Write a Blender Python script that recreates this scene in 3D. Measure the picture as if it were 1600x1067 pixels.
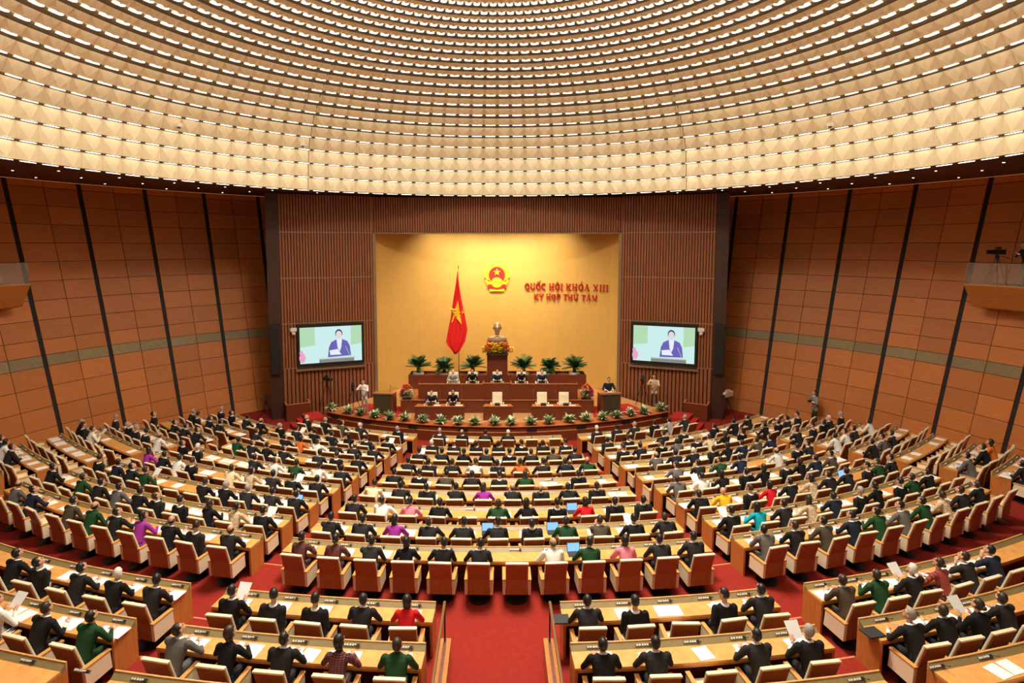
import bpy, bmesh, math, random
from mathutils import Vector, Matrix, kdtree
from math import sin, cos, tan, pi, radians, degrees, atan2, hypot, sqrt
random.seed(7)
for o in list(bpy.data.objects): bpy.data.objects.remove(o)
SC = bpy.context.scene
COL = SC.collection

# ------------------------------------------------------------------ camera
FPX = 900.0; PITCH = math.atan(900 / 10500.0); CX = 777.0; CY = 385 + FPX * tan(PITCH)
CAMZ = 9.45
cd = bpy.data.cameras.new('camera'); cam = bpy.data.objects.new('camera', cd); COL.objects.link(cam)
cam.location = (0, 0, CAMZ); cam.rotation_euler = (pi / 2 - PITCH, 0, 0)
cd.sensor_fit = 'HORIZONTAL'; cd.sensor_width = 36.0; cd.lens = 36.0 * FPX / 1600.0
cd.shift_x = (800 - CX) / 1600.0; cd.shift_y = (CY - 533.5) / 1600.0
cd.clip_end = 200; SC.camera = cam
# ------------------------------------------------------------------ world, exposure
w = bpy.data.worlds.new('world'); SC.world = w; w.use_nodes = True
w.node_tree.nodes['Background'].inputs[0].default_value = (1, .9, .75, 1)
w.node_tree.nodes['Background'].inputs[1].default_value = 0.02
vs = SC.view_settings
vs.view_transform = 'Standard'; vs.look = 'None'; vs.exposure = 0.0; vs.gamma = 1.0; vs.use_curve_mapping = False
LAMP = 4.0           # radiance of the lamps along the dome tiers
OCULUS = 64.0        # radiance of the luminous oculus at the top of the dome
NICHE = 200.0        # watts of the wall washers in the stage niche
STAGE = 60.0        # watts of each stage spotlight in the soffit

# ------------------------------------------------------------------ projection helpers (photo pixel -> ray)
_c, _s = cos(PITCH), sin(PITCH)
def ray(px, py):
    dx = (px - CX) / FPX; dz = -(py - CY) / FPX
    return Vector((dx, _c + _s * dz, -_s + _c * dz))
def onz(px, py, z):                     # point seen at that pixel on the level z
    r = ray(px, py); return Vector((0, 0, CAMZ)) + r * ((z - CAMZ) / r.z)
def ony(px, py, Y):                     # point seen at that pixel on the plane y = Y
    r = ray(px, py); return Vector((0, 0, CAMZ)) + r * (Y / r.y)
def proj(p):
    x, y, z = p[0], p[1], p[2] - CAMZ
    d = _c * y - _s * z; u = _s * y + _c * z
    if d < .1: return (-9999, -9999)
    return CX + FPX * x / d, CY - FPX * u / d

# ------------------------------------------------------------------ plan of the hall
CC = 44.0                                # y of the centre of the seating arcs
DY = 16.2                                # y of the axis of dome and wall cone
def pol(R, th, z=0.0): return Vector((R * sin(th), CC - R * cos(th), z))
WY = 17.4                                # y of the axis of the leaning wall cone
WTOP = 12.53                             # top of the leaning wall
def cone_r(z): return 20.53 + .252 * z
def wpol(r, az, z=0.0): return Vector((r * sin(az), WY + r * cos(az), z))
def dpol(r, az, z=0.0): return Vector((r * sin(az), DY + r * cos(az), z))
RK = {1: 18.42, 2: 20.3, 3: 21.7, 4: 23.15, 5: 24.62, 6: 26.0, 7: 27.45, 8: 28.9, 9: 30.28, 10: 32.76, 11: 34.2, 12: 35.6}
def ZK(k): return (k - 1) * .15
SOFZ = 12.28                             # soffit level

# ------------------------------------------------------------------ materials
MATS = {}
def _new(name):
    m = bpy.data.materials.new(name); m.use_nodes = True; MATS[name] = m
    return m, m.node_tree, m.node_tree.nodes['Principled BSDF']
def mat(name, col, rough=.5, metal=0.0, spec=.5, vary=0.0, nscale=30.0, bump=0.0, rnd=0.0, coat=0.0):
    """plain colour with optional noise variation, per-object variation and bump"""
    if name in MATS: return MATS[name]
    m, nt, b = _new(name); N = nt.nodes; L = nt.links
    b.inputs['Roughness'].default_value = rough; b.inputs['Metallic'].default_value = metal
    b.inputs['Specular IOR Level'].default_value = spec; b.inputs['Coat Weight'].default_value = coat
    b.inputs['Base Color'].default_value = (*col, 1); m.diffuse_color = (*col, 1)
    src = None
    if vary or bump:
        tc = N.new('ShaderNodeTexCoord'); nz = N.new('ShaderNodeTexNoise'); nz.inputs['Scale'].default_value = nscale
        nz.inputs['Detail'].default_value = 4; L.new(tc.outputs['Object'], nz.inputs['Vector'])
        if vary:
            cr = N.new('ShaderNodeMix'); cr.data_type = 'RGBA'; L.new(nz.outputs['Fac'], cr.inputs[0])
            cr.inputs[6].default_value = (*[c * (1 - vary) for c in col], 1); cr.inputs[7].default_value = (*[min(1, c * (1 + vary)) for c in col], 1)
            src = cr.outputs[2]
        if bump:
            bp = N.new('ShaderNodeBump'); bp.inputs['Strength'].default_value = bump; bp.inputs['Distance'].default_value = .01
            L.new(nz.outputs['Fac'], bp.inputs['Height']); L.new(bp.outputs['Normal'], b.inputs['Normal'])
    if rnd:
        oi = N.new('ShaderNodeObjectInfo'); hv = N.new('ShaderNodeHueSaturation')
        mr = N.new('ShaderNodeMapRange'); mr.inputs[3].default_value = 1 - rnd; mr.inputs[4].default_value = 1 + rnd
        L.new(oi.outputs['Random'], mr.inputs[0]); L.new(mr.outputs[0], hv.inputs['Value'])
        if src: L.new(src, hv.inputs['Color'])
        else: hv.inputs['Color'].default_value = (*col, 1)
        src = hv.outputs[0]
    if src: L.new(src, b.inputs['Base Color'])
    return m
def wood(name, c1, c2, rough=.4, scale=(1, 1, 14), rnd=0.0, coat=.1, coord='Object'):
    if name in MATS: return MATS[name]
    m, nt, b = _new(name); N = nt.nodes; L = nt.links
    tc = N.new('ShaderNodeTexCoord'); mp = N.new('ShaderNodeMapping'); mp.inputs['Scale'].default_value = scale
    nz = N.new('ShaderNodeTexNoise'); nz.inputs['Scale'].default_value = 3.0; nz.inputs['Detail'].default_value = 6; nz.inputs['Distortion'].default_value = .4
    L.new(tc.outputs[coord], mp.inputs['Vector']); L.new(mp.outputs[0], nz.inputs['Vector'])
    cr = N.new('ShaderNodeMix'); cr.data_type = 'RGBA'; cr.inputs[6].default_value = (*c1, 1); cr.inputs[7].default_value = (*c2, 1)
    mr = N.new('ShaderNodeMapRange'); mr.inputs[1].default_value = .3; mr.inputs[2].default_value = .7
    L.new(nz.outputs['Fac'], mr.inputs[0]); L.new(mr.outputs[0], cr.inputs[0]); src = cr.outputs[2]
    if rnd:
        oi = N.new('ShaderNodeObjectInfo'); hv = N.new('ShaderNodeHueSaturation'); m2 = N.new('ShaderNodeMapRange')
        m2.inputs[3].default_value = 1 - rnd; m2.inputs[4].default_value = 1 + rnd
        L.new(oi.outputs['Random'], m2.inputs[0]); L.new(m2.outputs[0], hv.inputs['Value']); L.new(src, hv.inputs['Color']); src = hv.outputs[0]
    L.new(src, b.inputs['Base Color']); b.inputs['Roughness'].default_value = rough; b.inputs['Coat Weight'].default_value = coat
    b.inputs['Coat Roughness'].default_value = .25
    m.diffuse_color = (*c1, 1)
    return m
def glow(name, col, strength, sample=False):
    if name in MATS: return MATS[name]
    m, nt, b = _new(name)
    b.inputs['Base Color'].default_value = (0, 0, 0, 1); b.inputs['Specular IOR Level'].default_value = .1; b.inputs['Emission Color'].default_value = (*col, 1); b.inputs['Emission Strength'].default_value = strength
    if not sample: m.cycles.emission_sampling = 'NONE'
    return m

M_desk = wood('desk_wood', (.64, .285, .070), (.77, .375, .108), .38, (2, 2, 12))
M_deskend = wood('desk_end_wood', (.46, .15, .03), (.58, .21, .05), .4, (6, 6, 1))
M_deskdark = wood('desk_inner_wood', (.16, .05, .02), (.22, .07, .03), .5, (4, 4, 1))
M_console = mat('console_olive', (.26, .19, .075), .45, vary=.15, nscale=12)
M_rim = wood('desk_rim_wood', (.60, .30, .10), (.70, .38, .15), .4, (4, 4, 4))
M_chairback = wood('chair_back_wood', (.34, .115, .032), (.42, .16, .048), .38, (8, 8, 1.2), rnd=.12)
M_leather = mat('cream_leather', (.86, .73, .50), .45, vary=.05, nscale=40, bump=.05, rnd=.05)
M_arm = wood('armrest_wood', (.60, .26, .06), (.70, .33, .09), .38, (2, 10, 2))
M_black = mat('black_metal', (.012, .012, .013), .4)
M_blackmatte = mat('black_plastic', (.02, .02, .02), .6)
M_carpet = mat('red_carpet', (.27, .022, .014), .95, spec=.15, vary=.22, nscale=9, bump=.3)
M_carpet2 = mat('red_carpet_stage', (.42, .026, .020), .95, spec=.15, vary=.15, nscale=9, bump=.3)
M_nosing = mat('step_nosing', (.62, .22, .10), .5)
M_panel = wood('wall_panel_wood', (.47, .145, .030), (.57, .19, .044), .42, (.8, .8, 9), rnd=.13)
M_wallback = mat('wall_backing', (.010, .007, .006), .7)
M_stone = mat('wall_stone_band', (.28, .20, .095), .55, vary=.25, nscale=6, rnd=.1)
M_soffit = mat('soffit_brown', (.085, .030, .014), .5, vary=.1, nscale=3)
M_slat = wood('slat_wood', (.23, .068, .022), (.37, .120, .038), .45, (9, 9, .5))
M_slatback = mat('slat_backing', (.03, .010, .006), .7)
M_trim = mat('bronze_trim', (.30, .20, .11), .4, metal=.4)
M_column = mat('column_brown', (.050, .018, .010), .5, vary=.15, nscale=5)
M_gold = mat('gold_fabric_wall', (.62, .365, .085), .55, vary=.07, nscale=2.2, rnd=.04)
M_stagewood = wood('stage_red_wood', (.125, .026, .009), (.18, .040, .014), .35, (1.5, 1.5, 9))
M_stagefloor = wood('stage_floor_wood', (.52, .24, .085), (.62, .31, .12), .4, (10, 1.5, 3))
M_stagerim = wood('stage_rim_wood', (.46, .13, .035), (.56, .18, .05), .35, (3, 3, 3))
M_dome = mat('dome_panel_cream', (.82, .69, .45), .6, vary=.04, nscale=8, rnd=.05)
M_domegap = mat('dome_gap_brown', (.17, .11, .055), .7)
M_oculus = glow('oculus_light', (1.0, .93, .80), OCULUS, True)
M_lamp = glow('dome_lamp', (1.0, .93, .78), LAMP)
M_spot = glow('downlight', (1.0, .93, .8), 4)
M_cove = glow('cove_light', (1.0, .32, .09), .4)
M_paper = mat('paper_white', (.90, .88, .84), .8)
M_paper2 = mat('paper_print', (.72, .72, .68), .8)
M_skin = mat('skin', (.62, .33, .20), .5, rnd=.12)
M_brass = mat('brass', (.55, .36, .16), .35, metal=.8)
M_bronze = mat('bronze_bust', (.40, .27, .15), .38, metal=.35)
M_flag = mat('flag_red', (.80, .012, .012), .7)
M_star = mat('star_yellow', (.95, .62, .02), .6)
M_letter = mat('letter_red', (.62, .025, .012), .45)
M_leaf = mat('leaf_dark_green', (.030, .095, .020), .5, vary=.4, nscale=9)
M_leafb = mat('leaf_green', (.07, .19, .045), .5, vary=.35, nscale=9)
M_leafw = mat('leaf_variegated', (.62, .68, .42), .5, vary=.2, nscale=9)
M_white = mat('white_plaster', (.82, .78, .70), .6)
M_pot = mat('dark_pot', (.05, .03, .02), .5)
M_fl_y = mat('flower_yellow', (.90, .62, .03), .6); M_fl_o = mat('flower_orange', (.85, .22, .03), .6)
M_fl_p = mat('flower_pink', (.85, .22, .28), .6); M_fl_w = mat('flower_white', (.88, .85, .60), .6)
M_glass = None
def glass():
    m, nt, b = _new('balustrade_glass')
    b.inputs['Base Color'].default_value = (.55, .5, .42, 1); b.inputs['Roughness'].default_value = .05
    b.inputs['Alpha'].default_value = .18
    return m
M_glass = glass()

# ------------------------------------------------------------------ mesh helpers
class MB:
    def __init__(s): s.v = []; s.f = []; s.m = []
    def add(s, vs_, fs_, mi=0):
        o = len(s.v); s.v += [tuple(v) for v in vs_]
        for f in fs_: s.f.append([i + o for i in f]); s.m.append(mi)
        return s
    def box(s, x0, x1, y0, y1, z0, z1, mi=0):
        return s.add([(x, y, z) for z in (z0, z1) for y in (y0, y1) for x in (x0, x1)],
                     [(0, 2, 3, 1), (4, 5, 7, 6), (0, 1, 5, 4), (1, 3, 7, 5), (3, 2, 6, 7), (2, 0, 4, 6)], mi)
    def hexa(s, p, mi=0):               # 8 points, bottom four then top four (same winding)
        return s.add(p, [(3, 2, 1, 0), (4, 5, 6, 7), (0, 1, 5, 4), (1, 2, 6, 5), (2, 3, 7, 6), (3, 0, 4, 7)], mi)
    def extr(s, prof, x0, x1, mi=0):    # profile in (y, z), extruded along x
        n = len(prof)
        return s.add([(x0, y, z) for y, z in prof] + [(x1, y, z) for y, z in prof],
                     [tuple(range(n))[::-1], tuple(range(n, 2 * n))] + [(i, (i + 1) % n, n + (i + 1) % n, n + i) for i in range(n)], mi)
    def arcprism(s, prof, a0, a1, seg, fn, mi=0):   # profile in (R, z), swept over angle; fn(R, a, z)
        n = len(prof); o = []
        for i in range(seg + 1):
            a = a0 + (a1 - a0) * i / seg
            o += [fn(R, a, z) for R, z in prof]
        fs_ = [tuple(range(n)), tuple(range(seg * n, seg * n + n))[::-1]]
        for i in range(seg):
            for j in range(n):
                fs_.append((i * n + j, (i + 1) * n + j, (i + 1) * n + (j + 1) % n, i * n + (j + 1) % n))
        return s.add(o, fs_, mi)
    def lathe(s, prof, seg=16, c=(0, 0, 0), mi=0):  # profile in (r, z)
        n = len(prof); o = []
        for i in range(seg):
            a = 2 * pi * i / seg
            o += [(c[0] + r * cos(a), c[1] + r * sin(a), c[2] + z) for r, z in prof]
        fs_ = []
        for i in range(seg):
            k = (i + 1) % seg
            for j in range(n - 1): fs_.append((i * n + j, k * n + j, k * n + j + 1, i * n + j + 1))
        fs_.append(tuple(i * n for i in range(seg))[::-1]); fs_.append(tuple(i * n + n - 1 for i in range(seg)))
        return s.add(o, fs_, mi)
    def tube(s, p, q, r0, r1=None, seg=8, mi=0):
        p = Vector(p); q = Vector(q); r1 = r0 if r1 is None else r1
        d = (q - p).normalized(); u = d.orthogonal().normalized(); v = d.cross(u)
        o = []
        for c, r in ((p, r0), (q, r1)):
            o += [c + (u * cos(2 * pi * i / seg) + v * sin(2 * pi * i / seg)) * r for i in range(seg)]
        return s.add(o, [tuple(range(seg))[::-1], tuple(range(seg, 2 * seg))] + [(i, (i + 1) % seg, seg + (i + 1) % seg, seg + i) for i in range(seg)], mi)
    def ell(s, c, r, seg=10, rings=6, mi=0):
        c = Vector(c); o = [c + Vector((0, 0, -r[2]))]
        for j in range(1, rings):
            t = -pi / 2 + pi * j / rings
            o += [c + Vector((r[0] * cos(t) * cos(2 * pi * i / seg), r[1] * cos(t) * sin(2 * pi * i / seg), r[2] * sin(t))) for i in range(seg)]
        o.append(c + Vector((0, 0, r[2]))); fs_ = []
        for i in range(seg):
            fs_.append((0, 1 + (i + 1) % seg, 1 + i)); fs_.append((len(o) - 1, 1 + (rings - 2) * seg + i, 1 + (rings - 2) * seg + (i + 1) % seg))
            for j in range(rings - 2):
                a = 1 + j * seg; fs_.append((a + i, a + (i + 1) % seg, a + seg + (i + 1) % seg, a + seg + i))
        return s.add(o, fs_, mi)
    def mesh(s, name, mats, smooth=False, bevel=0.0):
        me = bpy.data.meshes.new(name); me.from_pydata(s.v, [], s.f)
        for m in (mats if isinstance(mats, (list, tuple)) else [mats]): me.materials.append(m)
        me.polygons.foreach_set('material_index', s.m)
        bm = bmesh.new(); bm.from_mesh(me); bmesh.ops.recalc_face_normals(bm, faces=bm.faces)
        if bevel: bmesh.ops.bevel(bm, geom=bm.edges[:], offset=bevel, segments=2, affect='EDGES', profile=.6, clamp_overlap=True)
        bm.to_mesh(me); bm.free()
        if smooth: me.polygons.foreach_set('use_smooth', [True] * len(me.polygons))
        me.update(); return me
    def obj(s, name, mats, parent=None, smooth=False, bevel=0.0):
        return link(name, s.mesh(name, mats, smooth, bevel), parent)
def link(name, data, parent=None, M=None):
    o = bpy.data.objects.new(name, data); COL.objects.link(o)
    if parent: o.parent = parent
    if M is not None: o.matrix_local = M
    return o
def tag(o, label=None, cat=None, group=None, kind=None):
    if label: o['label'] = label
    if cat: o['category'] = cat
    if group: o['group'] = group
    if kind: o['kind'] = kind
    return o
def thing(name, loc, rz, label, cat, group=None):
    o = link(name, None); o.empty_display_size = .2; o.location = loc; o.rotation_euler = (0, 0, rz)
    return tag(o, label, cat, group)
def worldpart(o, root):                 # mesh was built in world space: keep it there under its root
    o.parent = root
    o.matrix_parent_inverse = (Matrix.Translation(root.location) @ Matrix.Rotation(root.rotation_euler.z, 4, 'Z')).inverted()
    return o
ORD = ['zeroth', 'first', 'second', 'third', 'fourth', 'fifth', 'sixth', 'seventh', 'eighth', 'ninth', 'tenth', 'eleventh', 'twelfth', 'thirteenth']

# ================================================================== THE SHELL
# ---- floor: carpeted tiers around the stage
def thmax(R):
    lim = 20.9; best = 0
    for i in range(0, 1200):
        th = pi * i / 1200; p = pol(R, th)
        if hypot(p.x, p.y - WY) > lim: return max(th - .003, 0)
    return pi
def thmin(R):                            # arcs behind the axis of the cone start outside it
    return 0
edges = [6.0] + [RK[k] - .06 for k in range(2, 13)] + [RK[12] + 1.36, RK[12] + 2.8, 47.0]
fl = MB(); prev_ring = None
for i in range(len(edges) - 1):
    k = i + 1; z = ZK(min(k, 14)); Rs = [edges[i] + (edges[i + 1] - edges[i]) * t / 3 for t in range(4)]
    if i == 0: Rs = [6 + (edges[1] - 6) * t / 10 for t in range(11)]
    rings = []
    for R in Rs:
        tm = min(thmax(R), radians(100)) if R > 1 else pi
        rings.append([pol(R, -tm + 2 * tm * j / 72, z) for j in range(73)])
    if prev_ring:
        fl.add(prev_ring + rings[0], [(j, j + 1, 74 + j, 73 + j) for j in range(72)])
    for a, b in zip(rings, rings[1:]):
        fl.add(a + b, [(j, j + 1, 74 + j, 73 + j) for j in range(72)])
    prev_ring = rings[-1]
floor = fl.obj('floor', M_carpet); tag(floor, kind='structure', label='red carpeted floor rising in shallow tiers')
# pale nosing strips on the steps where the aisles cross them
for k in range(2, 13):
    R = RK[k] - .06; z = ZK(k)
    spans = [(-11.75, -9.9), (9.9, 11.75)]
    if k <= 9: spans = [(-11.7, -degrees(0.175)), (degrees(.175), 11.7), (-32.6, -29.9), (29.9, 32.6)]
    for a0, a1 in spans:
        n = MB(); n.arcprism([(R - .012, z - .02), (R + .03, z - .02), (R + .03, z + .006), (R - .012, z + .006)], radians(a0), radians(a1), 4, pol)
        n.obj('step_nosing', M_nosing, floor)

# ---- cone wall: dark backing, wooden panels in bays, stone band
def fullcone(r_in, r_out, z0, z1, a0, a1, seg, mi=0, mb=None):
    mb = mb or MB()
    return mb.arcprism([(r_in, z0), (r_out, z0), (r_out, z1), (r_in, z1)], a0, a1, seg, lambda r, az, z: wpol(cone_r(z) + r, az, z), mi)
BAY = radians(7.5); AZ0 = radians(38.6)  # azimuth of the first dark strip
walls = {}
for sgn, nm in ((-1, 'wall_left'), (1, 'wall_right')):
    mb = fullcone(.05, .12, -.2, WTOP + .3, sgn * radians(20), sgn * radians(128), 72)
    walls[sgn] = tag(mb.obj(nm, M_wallback), kind='structure', label='curved leaning wall clad in orange wooden panels')
mb = fullcone(.05, .12, -.2, WTOP + .3, radians(128), radians(232), 60)
tag(mb.obj('wall_back', wood('wall_back_wood', (.36, .13, .03), (.42, .16, .04), .45, (.8, .8, 9))), kind='structure', label='curved rear wall of orange wood')
ROWH = .865
zrows = []
z = 4.14
while z > .02: zrows.append((max(z - ROWH, -.05), z)); z -= ROWH
zrows.append((4.63, 4.63 + .66)); z = 5.29
while z < WTOP - .1: zrows.append((z, min(z + ROWH, WTOP + .05))); z += ROWH
pm = {}
def wall_piece(sgn, half, z0, z1, matname, m):
    key = (sgn, half, round(z0, 3), matname)
    if key not in pm:
        w0 = .0046; mid = BAY / 2
        a0, a1 = (w0, mid - .0006) if half == 0 else (mid + .0006, BAY - w0)
        g = .012
        mb = fullcone(-.02, .045, z0 + g, z1 - g, sgn * a0, sgn * a1, 2)
        me = mb.mesh('wall_panel', m)
        # shift so the object origin is the dome axis
        me.transform(Matrix.Translation((0, -WY, 0))); pm[key] = me
    return pm[key]
for sgn in (-1, 1):
    for b in range(-1, 7):
        if b == -1: bays = [(1,)]
        for half in (0, 1):
            if b == -1 and half == 0: continue
            az = AZ0 + b * BAY
            for z0, z1 in zrows:
                q = proj(wpol(cone_r(z1), sgn * (az + BAY * (.25 + .5 * half)), (z0 + z1) / 2))
                if b >= 5 and not (-60 < q[0] < 1660): continue
                o = link('wall_panel', wall_piece(sgn, half, z0, z1, 'p', M_panel), walls[sgn]); o.location = (0, WY, 0); o.rotation_euler.z = -az * sgn
            o = link('stone_panel', wall_piece(sgn, half, 4.14, 4.63, 's', M_stone), walls[sgn]); o.location = (0, WY, 0); o.rotation_euler.z = -az * sgn
# ---- soffit ring with downlights and cove line
mb = MB()
def sof(u, a, z):                        # u 0..1 from the dome edge out to the wall
    p = dpol(15.93, a, SOFZ); q = wpol(cone_r(WTOP) + .1, a, WTOP); r = p + (q - p) * u; r.z += z; return r
mb.arcprism([(0, 0), (1, 0), (1, .3), (0, .3)], 0, 2 * pi, 144, sof)
soffit = tag(mb.obj('ceiling_soffit', M_soffit), kind='structure', label='dark brown flat soffit ring below the dome')
dl = MB(); dl.lathe([(.0, -.012), (.035, -.012), (.045, 0), (.0, 0)], 12); dlm = dl.mesh('downlight', M_spot)
for sgn in (-1, 1):
    for b in range(-1, 6):
        for j, (rr, da) in enumerate(((.25, .25), (.5, .5), (.78, .8))):
            a = sgn * (AZ0 + (b + da) * BAY)
            o = link('downlight', dlm, soffit); o.location = sof(rr, a, -.001)
    cv = MB(); cv.arcprism([(.955, -.012), (.968, -.012), (.968, 0), (.955, 0)], sgn * radians(36), sgn * radians(100), 50, sof)
    cv.obj('cove_light', M_cove, soffit)

# ---- dome of stepped tiers
SL = [.0878, .1082, .1292, .1498, .169, .1877, .2062, .2229, .2398, .2562, .2719, .2873, .3002, .3136, .327, .34, .354, .3664, .3792, .3917, .4056]
TR = [15.7]; TZ = [CAMZ + SL[0] * (DY + 15.7)]
for n in range(1, len(SL)):
    best = None
    for i in range(0, 900):
        r = TR[-1] - i * .001; z = CAMZ + SL[n] * (DY + r); e = abs(hypot(r - TR[-1], z - TZ[-1]) - .625)
        if z <= TZ[-1] + .05: continue
        if best is None or e < best[0]: best = (e, r, z)
    TR.append(best[1]); TZ.append(best[2])
while TR[-1] > 3.6: TR.append(TR[-1] - .56); TZ.append(TZ[-1] + .14)
NM = 130
mb = MB()
shell = [(TR[i] + .16, TZ[i] + .03) for i in range(len(TR))]
prof = [(15.92, SOFZ + .02)] + shell + [(TR[-1] - .1, TZ[-1] + .15)]
prof_o = [(r + .25, z + .2) for r, z in prof]
ring = []
for i in range(96):
    a = 2 * pi * i / 96; ring.append([dpol(r, a, z) for r, z in prof])
n = len(prof); vs_ = [p for r in ring for p in r]
mb.add(vs_, [(i * n + j, ((i + 1) % 96) * n + j, ((i + 1) % 96) * n + j + 1, i * n + j + 1) for i in range(96) for j in range(n - 1)])
ceiling = tag(mb.obj('ceiling', M_domegap), kind='structure', label='stepped cream dome ceiling with tiers of quilted panels and lamps')
ZO = TZ[-1] + 2.7
oc = MB(); oc.lathe([(0, ZO), (TR[-1] - .12, ZO), (TR[-1] - .12, ZO + .1), (0, ZO + .1)], 64, (0, DY, 0)); oc.obj('oculus_lamp', M_oculus, ceiling)
oc = MB(); oc.arcprism([(TR[-1] - .10, TZ[-1] + .05), (TR[-1] + .05, TZ[-1] + .05), (TR[-1] + .05, ZO + .3), (TR[-1] - .10, ZO + .3)], 0, 2 * pi, 64, dpol); oc.obj('oculus_baffle', M_domegap, ceiling)  # unseen drum, added to keep the oculus light off the lower tiers
def ex(n): return max(0.0, TR[n - 1] - TR[n] - .30) * .62 if n > 0 else 0.0
def tier_panel(n):
    k = min(.5, ex(n + 1) / (TR[n] - TR[n + 1]))
    r0, z0, r1, z1 = TR[n], TZ[n], TR[n + 1] + .10 + ex(n + 1), TZ[n + 1] - .075 - (TZ[n + 1] - TZ[n]) * k
    h = pi / NM * .992
    P = lambda r, t, z: (r * sin(t * h), r * cos(t * h), z)
    rm = (r0 + r1) / 2; zm = (z0 + z1) / 2; nr = (z1 - z0); nz_ = (r0 - r1); l = hypot(nr, nz_); nr, nz_ = -nr / l, -nz_ / l
    d = .065                             # quilted relief: folds from the bottom middle to the top corners
    v = [P(r0, -1, z0), P(r0 + nr * d, 0, z0 + nz_ * d), P(r0, 1, z0), P(r1, 1, z1), P(r1 + nr * -.01, 0, z1), P(r1, -1, z1),
         P(rm + nr * d * .8, -.5, zm + nz_ * d * .8), P(rm + nr * d * .8, .5, zm + nz_ * d * .8),
         P(r0 + .11, -1, z0 + .02), P(r0 + .11, 1, z0 + .02), P(r1 + .05, 1, z1 + .02), P(r1 + .05, -1, z1 + .02), P(rm, -1, zm), P(rm, 1, zm)]
    f = [(0, 1, 6), (0, 6, 12), (12, 6, 5), (5, 6, 4), (6, 1, 4), (1, 7, 4), (4, 7, 3), (7, 13, 3), (7, 2, 13), (1, 2, 7),
         (0, 8, 9, 2, 1), (5, 4, 3, 10, 11), (0, 12, 5, 11, 8), (2, 9, 10, 3, 13)]
    return MB().add(v, f)
def tier_lamp(n):
    r0, z0 = TR[n], TZ[n]; h = pi / NM * .74; a, b = r0 - .045, r0 + .045 + ex(n) * .85; c, w = (a + b) / 2, (b - a) / 2
    o = [(-1, 0), (-.8, .8), (0, 1), (.8, .8), (1, 0), (.8, -.8), (0, -1), (-.8, -.8)]
    v = [((c + q * w) * sin(t * h), (c + q * w) * cos(t * h), z) for z in (z0 - .048, z0 - .034) for t, q in o]
    return MB().add(v, [tuple(range(8)), tuple(range(8, 16))[::-1]] + [(i, (i + 1) % 8, 8 + (i + 1) % 8, 8 + i) for i in range(8)])
cand = []
for n in range(len(TR) - 1):
    for i in range(NM):
        a = 2 * pi * (i + .5) / NM
        c = dpol(TR[n], a, TZ[n] + .25)
        u = proj(c); size = 0
        if -20 < u[0] < 1620 and -20 < u[1] < 320 and c.y > 1:
            q = proj(dpol(TR[n], a - pi / NM, TZ[n])); q2 = proj(dpol(TR[n], a + pi / NM, TZ[n])); q3 = proj(dpol(TR[n + 1], a, TZ[n + 1]))
            size = hypot(q2[0] - q[0], q2[1] - q[1]) * abs(q3[1] - (q[1] + q2[1]) / 2)
        cand.append((size, n, i, a))
cand.sort(key=lambda t: -t[0])
singles = set((t[1], t[2]) for t in cand[:300])
rest = MB(); restl = MB(); pcache = {}
for size, n, i, a in cand:
    if n not in pcache:
        p = tier_panel(n); l = tier_lamp(n); pcache[n] = (p, l, p.mesh('dome_panel', M_dome), l.mesh('dome_lamp', M_lamp))
    p, l, pme, lme = pcache[n]
    if (n, i) in singles:
        for nm, me in (('dome_panel', pme), ('dome_lamp', lme)):
            o = link(nm, me, ceiling); o.location = (0, DY, 0); o.rotation_euler.z = -a
    else:
        ca, sa = cos(a), sin(a)
        for src, dst in ((p, rest), (l, restl)):
            dst.add([(x * ca + y * sa, DY - x * sa + y * ca, z) for x, y, z in src.v], src.f)
tag(rest.obj('dome_panels', M_dome, ceiling), kind='stuff'); tag(restl.obj('dome_lamps', M_lamp, ceiling), kind='stuff')
# dark vertical joints running up the dome on both sides
for sg in (-1, 1):
    q = onz(777 + sg * 299, 297, TZ[0]); a = atan2(q.x, q.y - DY)
    for n in range(20):
        MB().tube(dpol(TR[n] - .03, a, TZ[n]), dpol(TR[n + 1] + .06, a, TZ[n + 1] - .07), .018, seg=5).obj('dome_joint', M_domegap, ceiling)
# four small cameras fixed to the dome tiers
for px, py, n, lab in ((276, 197, 3, 'leftmost small white camera fixed to the dome tiers'), (471, 227, 3, 'small white dome camera above the left slatted wall'),
                       (1107, 226, 3, 'small white dome camera above the right slatted wall'), (1301, 196, 3, 'rightmost small white camera fixed to the dome tiers')):
    r = ray(px, py); best = None
    for i in range(1, 4000):
        p = Vector((0, 0, CAMZ)) + r * (i * .01); e = hypot(p.x, p.y - DY)
        for n in range(len(TR) - 1):
            if TZ[n] <= p.z < TZ[n + 1] and e > TR[n] - .12: best = p; break
        if best: break
    az = atan2(best.x, best.y - DY)
    best = best - Vector((sin(az), cos(az), 0)) * .16; t = thing('dome_camera', best, -az, lab, 'camera', 'small cameras on the dome')
    MB().box(-.09, .09, -.12, .10, -.06, .09).obj('camera_body', M_white, t, bevel=.015); MB().lathe([(0, -.12), (.06, -.10), (.07, -.05), (0, -.05)], 10).obj('camera_lens', M_black, t)

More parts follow.
